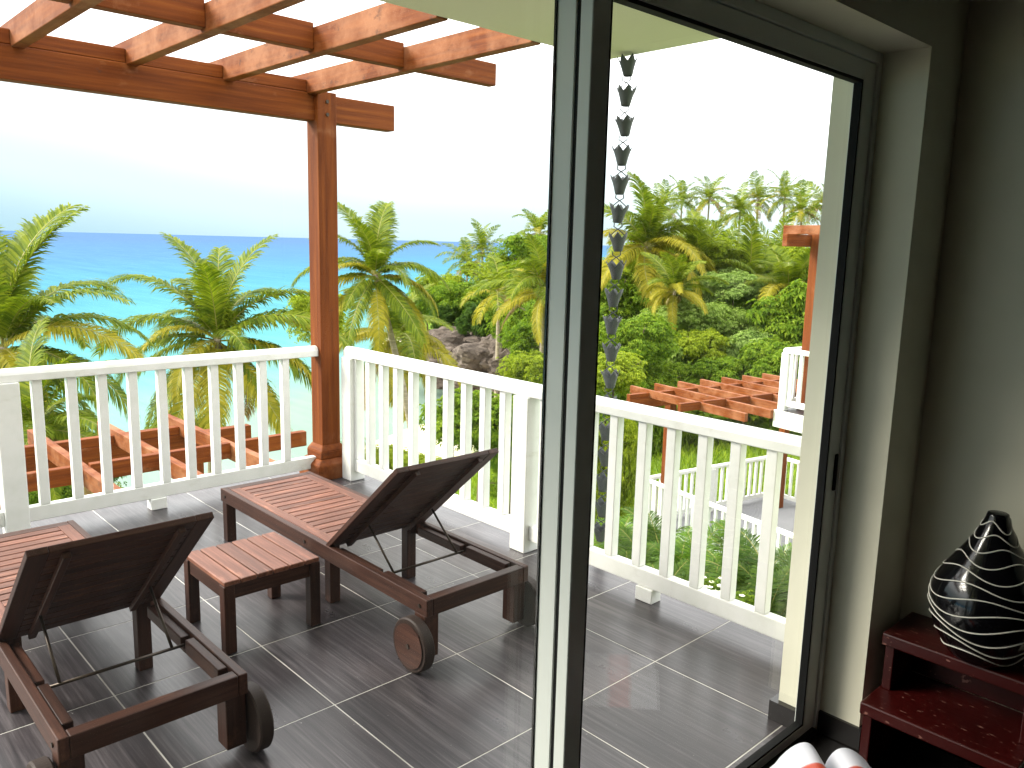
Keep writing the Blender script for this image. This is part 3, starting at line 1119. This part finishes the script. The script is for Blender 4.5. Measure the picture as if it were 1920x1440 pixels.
def palm(px, py, d, label, scale=1.0, yellow=.3, counts=(4, 6, 6, 5, 5), lean=(0, 0), name='coconut_palm', seed=0, low=False, gnd=None, group=None, coco=True, fr=None):
    rg = random.Random(seed + int(px))
    c = at(px, py, d)
    gz = ground_z(c.x - lean[0], c.y - lean[1]) if gnd is None else gnd
    root = empty(name, (c.x, c.y, gz), label=label, cat='palm tree', group=group)
    h = c.z - gz
    base = Vector((-lean[0], -lean[1], -.3))
    top = Vector((0, 0, h))
    n = 9
    pts = []
    for i in range(n + 1):
        t = i / n
        k = t ** 1.5
        pts.append(Vector((base.x * (1 - k), base.y * (1 - k), base.z + (top.z - base.z) * t)))
    MB().tube(pts, [(.15 - .055 * i / n) * scale for i in range(n + 1)], 8).build('trunk', BARK, root, smooth=True)
    keys = ['up', 'high', 'mid', 'low', 'hang']
    src = LOWF if low else FR
    for (kk, phi, sc, cl) in (fr or ()):
        o = link('frond', rg.choice(FR[kk]), {'g': LEAF_PALM, 'y': LEAF_PALMY, 'd': LEAF_DEAD}[cl], root, own=True)
        o.location = (0, 0, h - .05)
        sc *= scale
        o.scale = (sc, sc, sc)
        o.rotation_euler = (R(rg.uniform(-12, 12)), R(rg.uniform(-5, 5)), math.atan2(RT.y, RT.x) + R(phi + rg.uniform(-5, 5)))
    if fr:
        counts = (0, 0, 0, 0, 0)
    for kk, cnt in zip(keys, counts):
        if low and kk == 'low':
            continue
        a0 = rg.uniform(0, 6.28)
        for i in range(cnt):
            me = rg.choice(src[kk])
            yl = rg.random() < yellow * {'up': 0, 'high': .2, 'mid': .8, 'low': 1.5, 'hang': 1.7}[kk]
            mt_ = LEAF_PALMY if yl else LEAF_PALM
            if kk == 'hang' and rg.random() < .28:
                mt_ = LEAF_DEAD
            o = link('frond', me, mt_, root, own=True)
            o.location = (0, 0, h - .05)
            s = scale * rg.uniform(.74, 1.16)
            o.scale = (s, s, s * rg.uniform(.85, 1.1))
            o.rotation_euler = (R(rg.uniform(-20, 20)), R(rg.uniform(-13, 13)), a0 + 6.283 * (i + rg.uniform(-.25, .25)) / cnt)
    if coco:
        m = MB()
        for i in range(7):
            a = rg.uniform(0, 6.28)
            q = Vector((.2 * math.cos(a), .2 * math.sin(a), h - .25 - .2 * rg.random())) * 1
            m.lathe([(.01, q.z - .12), (.08, q.z - .07), (.10, q.z), (.07, q.z + .08), (.01, q.z + .11)], q.x, q.y, 8)
        m.build('coconuts', COCO, root, smooth=True)
    return root


def crown_broad(name, seed, n_lobes, n_cl, leaf, per=7, flat=.75):
    """unit crown of whorled leaves, spread through several lobes"""
    rg = random.Random(seed)
    lobes = []
    for i in range(n_lobes):
        a = rg.uniform(0, 6.28)
        rr = rg.uniform(.25, .68)
        lobes.append((Vector((rr * math.cos(a), rr * math.sin(a), rg.uniform(-.45, .55) * flat)), rg.uniform(.18, .42)))
    lobes.append((Vector((0, 0, .1)), .5))
    m = MB()
    for i in range(n_cl):
        c, r = rg.choice(lobes)
        while True:
            v = Vector((rg.uniform(-1, 1), rg.uniform(-1, 1), rg.uniform(-1, 1)))
            if .05 < v.length < 1: break
        v = v.normalized() * (rg.random() ** .35) * (1.0 if rg.random() < .82 else rg.uniform(1.0, 1.45))
        p = c + Vector((v.x * r, v.y * r, v.z * r * .85))
        nrm = (v + Vector((0, 0, .75)) + Vector((rg.uniform(-.5, .5), rg.uniform(-.5, .5), 0))).normalized()
        t1 = nrm.orthogonal().normalized()
        t2 = nrm.cross(t1)
        a0 = rg.uniform(0, 6.28)
        for k in range(per):
            a = a0 + 6.283 * k / per + rg.uniform(-.3, .3)
            d = (t1 * math.cos(a) + t2 * math.sin(a))
            ln = leaf * rg.uniform(.7, 1.15)
            sd = nrm.cross(d) * ln * rg.uniform(.17, .24)
            p0 = p + d * ln * .08
            p1 = p + d * ln * .55 + nrm * ln * .10
            p2 = p + d * ln + Vector((0, 0, -ln * .30))
            b = len(m.v)
            m.v += [tuple(p0), tuple(p1 + sd), tuple(p2), tuple(p1 - sd)]
            m.f += [(b, b + 1, b + 2), (b, b + 2, b + 3)]
    return m.mesh(name)


CROWNS = {
    'broad': [crown_broad('crown', 5 + i, 15, 4200, .085) for i in range(3)],
    'fine': [crown_broad('crown', 25 + i, 15, 3600, .07, per=6) for i in range(3)],
    'far': [crown_broad('crown', 45 + i, 13, 2400, .10, per=6) for i in range(2)],
}


def tree(px, py, d, r, label, kind='broad', mat=None, name='leafy_tree', seed=0, squash=.85, cat='tree', gnd=None, group=None, skirt=False):
    rg = random.Random(seed + int(px * 3 + py))
    c = at(px, py, d)
    gz = ground_z(c.x, c.y) if gnd is None else gnd
    gz = min(gz, c.z - r * .3)
    root = empty(name, (c.x, c.y, gz), label=label, cat=cat, group=group)
    h = c.z - gz
    m = MB()
    tr0 = max(.025, min(.14, r * .035))
    m.tube([(0, 0, -.3), (rg.uniform(-.1, .1) * r, rg.uniform(-.1, .1) * r, h * .5), (0, 0, h)], [tr0 * 1.3, tr0, tr0 * .6], 7)
    for i in range(5):
        a = rg.uniform(0, 6.28)
        q = Vector((math.cos(a) * r * .6, math.sin(a) * r * .6, h + r * rg.uniform(-.1, .4)))
        m.tube([(0, 0, h - r * .35), tuple(q * .5 + Vector((0, 0, (h - r * .1) * .5))), tuple(q)], [tr0 * .6, tr0 * .4, tr0 * .15], 5)
    m.build('trunk', WOODBARK, root, smooth=True)
    o = link('crown', rg.choice(CROWNS[kind]), mat or LEAF_MID, root, own=True)
    o.location = (0, 0, h)
    o.scale = (r * rg.uniform(.85, 1.2), r * rg.uniform(.85, 1.2), r * squash * rg.uniform(.85, 1.15))
    o.rotation_euler = (0, 0, rg.uniform(0, 6.28))
    if skirt and h > r * .8:
        o = link('undergrowth', rg.choice(CROWNS['fine']), mat or LEAF_MID, root, own=True)
        o.location = (0, 0, h * .42)
        o.scale = (r * .95, r * .95, h * .62)
        o.rotation_euler = (0, 0, rg.uniform(0, 6.28))
    return root


def fern_bush(px, py, d, s, label, n=26, mat=None, seed=0):
    rg = random.Random(seed + int(px))
    c = at(px, py, d)
    gz = min(ground_z(c.x, c.y), c.z - .5)
    root = empty('feathery_shrub', (c.x, c.y, gz), label=label, cat='shrub')
    h = c.z - gz
    MB().tube([(0, 0, -.2), (.03, 0, h * .5), (0, 0, h)], [.09, .07, .05], 7).build('stem', WOODBARK, root, smooth=True)
    for i in range(n):
        k = i % 4
        o = link('frond', FERN[k], mat or LEAF_MID, root, own=True)
        o.location = (rg.uniform(-.22, .22) * s, rg.uniform(-.22, .22) * s, h + rg.uniform(-.35, .12) * s)
        q = s * rg.uniform(.75, 1.15)
        o.scale = (q, q, q)
        o.rotation_euler = (R(rg.uniform(-15, 15)), R(rg.uniform(-12, 12)), rg.uniform(0, 6.28))
    return root


# ------------------------------------------------------------------ vegetation: planting
palm(5, 650, 16.5, 'large coconut palm cut by the left picture edge, behind the sea railing', .80, .25, (5, 7, 7, 6, 6), (.6, .3), seed=3,
     fr=[('up', 80, 1.15, 'g'), ('up', 25, 1.1, 'g'), ('up', 150, 1.1, 'g'), ('up', 260, .9, 'g'), ('high', 5, 1.0, 'g'), ('high', 60, 1.1, 'g'), ('high', 120, 1.1, 'g'), ('high', 200, 1.0, 'g'), ('high', 320, .8, 'g'),
         ('mid', -4, 1.0, 'y'), ('mid', 30, 1.0, 'g'), ('mid', 90, 1.0, 'g'), ('mid', 160, 1.0, 'g'), ('mid', 230, .8, 'g'), ('low', 2, 1.05, 'g'), ('low', 310, .75, 'y'), ('low', 340, .9, 'g'), ('low', 180, 1.0, 'g'),
         ('hang', 350, .95, 'g'), ('hang', 322, .9, 'y'), ('hang', 295, .9, 'g'), ('hang', 265, .8, 'd'), ('hang', 20, .95, 'g'), ('hang', 60, .9, 'g'), ('hang', 235, .9, 'g')])
palm(408, 635, 20, 'coconut palm with yellow drooping fronds left of the brown corner post', .95, .40, (4, 6, 6, 6, 7), (.5, .2), seed=8,
     fr=[('up', 160, .95, 'g'), ('up', 35, .95, 'g'), ('up', 85, .85, 'g'), ('up', 290, .7, 'g'), ('high', 178, 1.08, 'g'), ('high', 130, .9, 'g'), ('high', 60, .9, 'g'), ('high', 8, .92, 'g'), ('high', 240, .6, 'g'),
         ('mid', 182, 1.12, 'g'), ('mid', 0, 1.08, 'g'), ('mid', 30, .95, 'y'), ('mid', 100, .9, 'g'), ('mid', 150, .95, 'g'), ('mid', 222, .62, 'y'), ('mid', 312, .6, 'g'),
         ('low', 172, 1.0, 'g'), ('low', 8, 1.0, 'y'), ('low', 345, .95, 'g'), ('low', 205, .8, 'g'), ('low', 245, .7, 'y'),
         ('hang', 186, .95, 'g'), ('hang', 212, .95, 'g'), ('hang', 240, .95, 'g'), ('hang', 268, 1.0, 'y'), ('hang', 292, .95, 'y'), ('hang', 318, .95, 'y'), ('hang', 342, .95, 'g'), ('hang', 60, .9, 'd')])
palm(703, 515, 24, 'tall coconut palm with pale leaning trunk just right of the corner post', .82, .28, (5, 6, 7, 6, 6), (-.9, -1.1), seed=5,
     fr=[('up', 110, 1.05, 'g'), ('up', 150, .95, 'g'), ('up', 60, .95, 'g'), ('up', 250, .7, 'g'), ('high', 12, .85, 'g'), ('high', 175, .95, 'g'), ('high', 90, .9, 'g'), ('high', 300, .7, 'g'),
         ('mid', 0, .9, 'g'), ('mid', 185, 1.0, 'g'), ('mid', 45, .9, 'g'), ('mid', 140, .9, 'g'), ('mid', 225, .7, 'y'), ('mid', 320, .7, 'g'), ('low', 5, .85, 'y'), ('low', 350, .85, 'g'), ('low', 170, .9, 'g'), ('low', 200, .85, 'y'), ('low', 260, .7, 'g'),
         ('hang', 10, .95, 'g'), ('hang', 340, .95, 'y'), ('hang', 310, .95, 'g'), ('hang', 280, .95, 'y'), ('hang', 250, .95, 'g'), ('hang', 220, .95, 'y'), ('hang', 190, .9, 'g')])
palm(738, 632, 27, 'shorter coconut palm tucked below the tall one right of the corner post', .85, .45, (2, 4, 5, 5, 5), (.3, .4), seed=9)
palm(70, 800, 14, 'low young coconut palm seen through the left balusters', .48, .15, (3, 4, 5, 4, 4), seed=2)
tree(600, 590, 32, 1.7, 'yellowing shrubby tree showing on both sides of the corner post', 'fine', LEAF_LIME, 'leafy_shrub', 1, cat='shrub')

# headland left of the door stile
palm(1020, 545, 36, 'yellow coconut palm half hidden by the door stile', 1.0, .75, (3, 5, 6, 5, 5), seed=4)
palm(935, 548, 48, 'coconut palm with brown hanging fronds on the headland', .95, .5, (3, 4, 5, 4, 5), seed=6, low=True)
palm(905, 470, 75, 'right-hand one of two small dark palms against the sea horizon', .95, .1, (4, 6, 6, 0, 4), seed=1, low=True)
palm(876, 492, 72, 'left-hand one of two small dark palms against the sea horizon', .85, .1, (4, 5, 6, 0, 4), seed=12, low=True)
palm(1012, 435, 70, 'slender palm rising beside the left edge of the door stile', .95, .2, (4, 5, 6, 0, 4), seed=13, low=True)
HEAD = [(800, 570, 66, 2.6, 'round green shrub at the seaward tip of the headland', LEAF_MID), (838, 545, 68, 3.0, 'bright green bushy tree near the tip of the headland', LEAF_LIME),
        (880, 560, 62, 3.3, 'broad bright green tree above the rocks of the headland', LEAF_MID), (925, 535, 66, 3.4, 'lime green tree behind the headland palm', LEAF_LIME),
        (968, 515, 64, 3.4, 'yellow green tree beside the yellow palm on the headland', LEAF_LIME), (1005, 490, 62, 3.4, 'tall green tree left of the door stile below the slender palm', LEAF_MID),
        (905, 605, 58, 2.6, 'dark shrub overhanging the rocks of the headland', LEAF_DARK), (850, 605, 62, 2.4, 'dark low shrub on the left part of the rocks', LEAF_DARK),
        (960, 600, 52, 2.7, 'green shrub above the right end of the rocks', LEAF_MID), (1005, 650, 40, 2.2, 'fresh green shrub below the yellow palm by the stile', LEAF_MID),
        (990, 700, 30, 1.5, 'light green shrub just above the handrail left of the stile', LEAF_LIME), (1040, 600, 44, 3.4, 'green tree hidden behind the door stile', LEAF_MID)]
for i, (px, py, d, r, lab, mt) in enumerate(HEAD):
    tree(px, py, d, r, lab, 'fine', mt, 'bushy_tree', i)
tree(905, 800, 13, .95, 'dark green garden shrub behind the right-hand balusters left of the big newel', 'broad', LEAF_MID, 'garden_shrub', 3, cat='shrub')
tree(990, 800, 14, 1.1, 'dense green garden shrub behind the big newel', 'fine', LEAF_DARK, 'garden_shrub', 4, cat='shrub')
tree(850, 790, 15, .5, 'loose leafy twig shrub against the pale beach', 'broad', LEAF_MID, 'garden_shrub', 7, cat='shrub')
ORD = ['first', 'second', 'third', 'fourth', 'fifth', 'sixth', 'seventh', 'eighth', 'ninth', 'tenth', 'eleventh', 'twelfth', 'thirteenth', 'fourteenth', 'fifteenth', 'sixteenth', 'seventeenth', 'eighteenth']
# hillside to the right
HILL = [(1160, 560, 34, 2.3, 'green tree behind the rain chain beside the dark stile', LEAF_MID), (1200, 640, 26, 1.5, 'bright green bush beside the rain chain', LEAF_MID),
        (1150, 700, 18, 1.0, 'low bright bush at the foot of the rain chain', LEAF_LIME), (1540, 600, 30, 2.6, 'leafy tree hidden by the door column', LEAF_MID),
        (1240, 715, 27, 1.2, 'green bush at the left end of the neighbouring pergola', LEAF_MID), (1350, 705, 27, 1.4, 'green bush at the back of the neighbouring pergola', LEAF_MID), (1460, 690, 27, 1.5, 'green bush at the right end of the neighbouring pergola', LEAF_MID)]
for i, (px, py, d, r, lab, mt) in enumerate(HILL):
    tree(px, py, d, r, lab, 'broad', mt, 'leafy_tree', 40 + i, skirt=True)
rgh = random.Random(77)
ROWS = [('highest row of hillside trees, behind the yellow palm', 505, 39, [1235, 1300, 1352, 1410, 1462, 1512], 66, [LEAF_LIME, LEAF_LIME, LEAF_MID]),
        ('upper middle row of pale leafy trees', 556, 35, [1222, 1272, 1322, 1378, 1425, 1480, 1522], 58, [LEAF_PALE, LEAF_LIME, LEAF_LIGHT]),
        ('lower middle row of pale leafy trees', 612, 31.5, [1240, 1290, 1338, 1388, 1440, 1492], 62, [LEAF_LIGHT, LEAF_LIGHT, LEAF_PALE]),
        ('lowest row of leafy bushes above the neighbouring pergola', 662, 28.5, [1262, 1312, 1362, 1415, 1468], 54, [LEAF_LIGHT, LEAF_PALE, LEAF_LIME])]
for (lab, py, d, pxs, rp, mts) in ROWS:
    for i, px in enumerate(pxs):
        dd = d + rgh.uniform(-1.6, 1.6)
        tree(px + rgh.uniform(-8, 8), py + rgh.uniform(-22, 14), dd, rp * rgh.uniform(.75, 1.25) / 1524 * dd, ORD[i] + ' tree from the left in the ' + lab, rgh.choice(['broad', 'broad', 'fine']), rgh.choice(mts), 'leafy_tree', 140 + i, squash=rgh.uniform(.7, 1.1), skirt=d < 33)
palm(1212, 462, 34, 'big yellow coconut palm to the right of the rain chain', 1.0, .85, (4, 6, 6, 6, 7), seed=4)
palm(1310, 505, 36, 'green coconut palm with upright fronds right of the yellow palm', .85, .35, (5, 6, 5, 4, 3), seed=6)
palm(1400, 535, 37, 'coconut palm with arching fronds in the middle of the hillside', .9, .35, (3, 5, 6, 5, 4), seed=7)
palm(1480, 545, 34, 'coconut palm beside the neighbouring brown post', .9, .45, (4, 5, 5, 5, 4), seed=3)
palm(1352, 478, 46, 'lime coconut palm above the middle of the light leafy trees', .95, .5, (4, 5, 6, 5, 4), seed=14, low=True)
palm(1448, 485, 48, 'lime coconut palm left of the neighbouring beam end', .95, .5, (4, 5, 6, 5, 4), seed=15, low=True)
palm(1265, 545, 30, 'young yellow green palm sprouting from the light leafy trees', .55, .5, (4, 5, 5, 4, 3), seed=16)
SKY = [(1240, 388, 92), (1279, 375, 100), (1330, 372, 98), (1388, 395, 88), (1422, 372, 96), (1472, 370, 94), (1504, 395, 84), (1546, 382, 90)]
for i, (px, py, d) in enumerate(SKY):
    palm(px, py, d, ORD[i] + ' tall skyline palm counted from the rain chain', 1.0, .25, (4, 6, 7, 0, 7), seed=20 + i, low=True, group='tall palms on the skyline', coco=False)
BACK = [(1150, 520, 75, 3.4), (1200, 505, 74, 3.4), (1255, 500, 80, 3.6), (1310, 478, 86, 3.6), (1360, 492, 80, 3.4), (1410, 510, 78, 3.4), (1460, 500, 84, 3.6), (1510, 495, 82, 3.8),
        (1220, 560, 56, 3.6), (1285, 540, 58, 3.6), (1345, 545, 56, 3.4), (1400, 550, 58, 3.6), (1460, 550, 56, 3.6), (1520, 545, 60, 3.8), (1110, 545, 62, 3.6), (1070, 530, 66, 3.8)]
BACK.sort()
for i, (px, py, d, r) in enumerate(BACK):
    tree(px, py, d, r, ORD[i] + ' tree of the hillside wood counted from the dark door stile', 'far', [LEAF_LIME, LEAF_MID, LEAF_LIME, LEAF_DARK][i % 4], 'hillside_tree', 70 + i, group='trees of the hillside wood')
# beds under the right railing
BED = [(1178, 1047, 9.0, 0.72, 'feathery shrub at the left end of the bed under the handrail', LEAF_FERN), (1235, 1072, 8.2, 0.72, 'feathery shrub in the bed, second from the rain chain', LEAF_DARK),
       (1290, 1107, 7.6, 0.72, 'bright feathery shrub in front of the lower white balustrade', LEAF_FERN), (1355, 1137, 7.0, 0.68, 'feathery shrub in the middle of the bed by the door column', LEAF_FERN),
       (1420, 1130, 6.6, 0.68, 'feathery shrub second from the door column', LEAF_FERN), (1475, 1150, 6.3, 0.65, 'feathery shrub nearest the door column', LEAF_DARK),
       (1265, 1147, 6.4, 0.61, 'dark feathery shrub low behind the balusters', LEAF_DARK), (1345, 1192, 6.0, 0.58, 'dark feathery shrub at the foot of the railing', LEAF_DARK), (1190, 1117, 7.2, 0.65, 'dark feathery shrub below the rain chain', LEAF_DARK),
       (1440, 1200, 5.7, 0.54, 'small feathery shrub low by the door column', LEAF_DARK)]
for i, (px, py, d, s, lab, mt) in enumerate(BED):
    fern_bush(px, py, d, s, lab, 48, mt, i)
# white flowers in the bed
FLW = Mat('white_petals', (.75, .73, .55), .6, .2).m
fl = empty('white_flowers', at(1335, 1108, 5.4), label='cluster of small white flowers at the foot of the right railing', cat='flowers')
rg = random.Random(4)
fm = MB()
for i in range(38):
    a = rg.uniform(0, 6.28); q = Vector((rg.gauss(0, .07), rg.gauss(0, .07), rg.uniform(-.06, .05)))
    for k in range(5):
        b = a + k * 1.257
        d = Vector((math.cos(b), math.sin(b), .25)) * .022
        s_ = Vector((-math.sin(b), math.cos(b), 0)) * .010
        n0 = len(fm.v)
        fm.v += [tuple(q), tuple(q + d * .7 + s_), tuple(q + d), tuple(q + d * .7 - s_)]
        fm.f.append((n0, n0 + 1, n0 + 2, n0 + 3))
fm.build('petals', FLW, fl)['kind'] = 'stuff'
o = link('foliage', CROWNS['fine'][0], LEAF_MID, fl, own=True)
o.scale = (.4, .4, .28); o.location = (0, 0, -.16)
gf = at(1335, 1108, 5.4)
MB().tube([(0, 0, -.2), (.02, .01, ground_z(gf.x, gf.y) - gf.z)], [.02, .03], 6).build('stem', WOODBARK, fl)

for i, (px, py, d, r, lab, mt) in enumerate([(1135, 752, 26.0, 1.1, 'low bush on the lawn edge nearest the dark stile', LEAF_MID), (1200, 752, 26.0, 1.1, 'low bush on the lawn edge under the left end of the neighbouring pergola', LEAF_MID), (1265, 752, 26.0, 1.1, 'grassy bush on the lawn edge beside the neighbouring brown post', LEAF_LIME),
                                              (1330, 752, 26.0, 1.1, 'low bright bush on the lawn edge behind the lower terrace', LEAF_MID), (1395, 752, 26.0, 1.1, 'low bush on the lawn edge behind the far rail', LEAF_LIME), (1455, 752, 26.0, 1.1, 'low dark bush behind the far corner of the lower terrace', LEAF_MID),
                                              (1515, 752, 26.0, 1.1, 'low bush right of the far corner of the lower terrace', LEAF_DARK)]):
    tree(px, py, d, r, lab, 'fine', mt, 'leafy_shrub', 60 + i, cat='shrub', squash=.8)
# slope below the lower pergola
SLOPE = [(105, 945, 15, 1.0, 'leafy shrub below the timber beams at the far left', LEAF_MID), (215, 960, 14, .9, 'leafy shrub under the beams beside the floor edge', LEAF_LIME), (350, 815, 22, 1.0, 'leafy shrub showing between the lower pergola beams', LEAF_MID),
         (140, 850, 19, 1.2, 'dark shrub behind the left end of the lower pergola', LEAF_DARK), (640, 860, 20, .8, 'low shrub beyond the corner post', LEAF_MID), (730, 870, 18, .7, 'small bright shrub under the handrail right of the post', LEAF_LIME), (20, 880, 17, 1.2, 'leafy shrub behind the leftmost newel', LEAF_MID),
         (790, 880, 17, .6, 'small lime shrub behind the raised back of the lounger', LEAF_LIME), (960, 900, 15, .7, 'small green shrub on the lawn behind the big newel', LEAF_MID)]
for i, (px, py, d, r, lab, mt) in enumerate(SLOPE):
    tree(px, py, d, r, lab, 'fine', mt, 'leafy_shrub', 90 + i, cat='shrub')

# rocks of the headland
ROCK = rock_mat()


def rock(px, py, d, r, label, seed):
    c = at(px, py, d)
    bm = bmesh.new()
    bmesh.ops.create_icosphere(bm, subdivisions=4, radius=1)
    for v in bm.verts:
        p = v.co.copy()
        k = 1 + .5 * noise.noise(p * 1.4 + Vector((seed, 0, 0))) + .45 * abs(noise.noise(p * 3.2 + Vector((0, seed, 0)))) + .22 * abs(noise.noise(p * 7)) + .08 * noise.noise(p * 15)
        v.co = Vector((p.x * k * r[0], p.y * k * r[1], p.z * k * r[2]))
    me = bpy.data.meshes.new('rock')
    bm.to_mesh(me); bm.free()
    o = link('rock', me, ROCK)
    o.location = c
    o.rotation_euler = (0, 0, seed)
    return tag(o, label, 'rock', 'rocks at the foot of the headland')


RK = [(815, 672, 62, (2.6, 2.0, 1.2), 'brown rock at the seaward end of the rocky shore'), (850, 668, 59, (2.8, 2.2, 1.6), 'grey rock in the left half of the rocky shore'), (890, 668, 60, (3.2, 2.4, 1.5), 'big grey rock in the middle of the rocky shore'),
      (925, 690, 54, (2.8, 2.2, 1.7), 'grey brown rock low in the middle of the rocky shore'), (955, 682, 54, (2.8, 2.2, 1.7), 'brown rock at the right end of the rocky shore'), (870, 695, 56, (2.6, 2, 1.1), 'flat grey rock at the waterline by the beach'),
      (985, 700, 49, (2.2, 2, 1.6), 'dark brown rock nearest the shrub by the stile'), (915, 662, 61, (4.0, 2.5, 1.5), 'shaded rock bank under the overhanging shrubs'), (965, 662, 58, (3.6, 2.5, 1.6), 'dark rock bank behind the right end of the shore')]
for i, (px, py, d, r, lab) in enumerate(RK):
    rock(px, py, d, r, lab, 1.7 * i + 2)

# rough grass on the lawn behind the neighbouring terrace
gr = MB()
rg = random.Random(31)
for i in range(26000):
    px = rg.uniform(640, 1560); d = 11 + 20 * rg.random() ** .8
    r_ = ray(px, 700)
    q = Vector((r_.x, r_.y, 0)).normalized() * d + Vector((CAM.x, CAM.y, 0))
    lx = q.x * math.cos(-NA) - q.y * math.sin(-NA); ly = q.x * math.sin(-NA) + q.y * math.cos(-NA)
    if -8.5 < lx < 3 and 9.1 < ly < 16:
        continue
    z = ground_z(q.x, q.y)
    if z < -7.2: continue
    a = rg.uniform(0, 6.28); h = rg.uniform(.12, .34); w = rg.uniform(.012, .025)
    ln = Vector((rg.uniform(-.5, .5), rg.uniform(-.5, .5), 1)).normalized() * h
    s_ = Vector((math.cos(a), math.sin(a), 0)) * w
    n0 = len(gr.v)
    b0 = Vector((q.x, q.y, z - .02))
    tip = b0 + ln + Vector((ln.x, ln.y, 0)) * .6
    gr.v += [tuple(b0 - s_), tuple(b0 + s_), tuple(b0 + ln * .6 + s_ * .6), tuple(b0 + ln * .6 - s_ * .6), tuple(tip)]
    gr.f += [(n0, n0 + 1, n0 + 2, n0 + 3), (n0 + 3, n0 + 2, n0 + 4)]
tag(gr.build('grass', leaf_mat('grass_blades', (.10, .17, .010), (.21, .31, .014), (.34, .42, .03), .35)), 'rough bright green grass on the slope behind the railings', 'grass', kind='stuff')
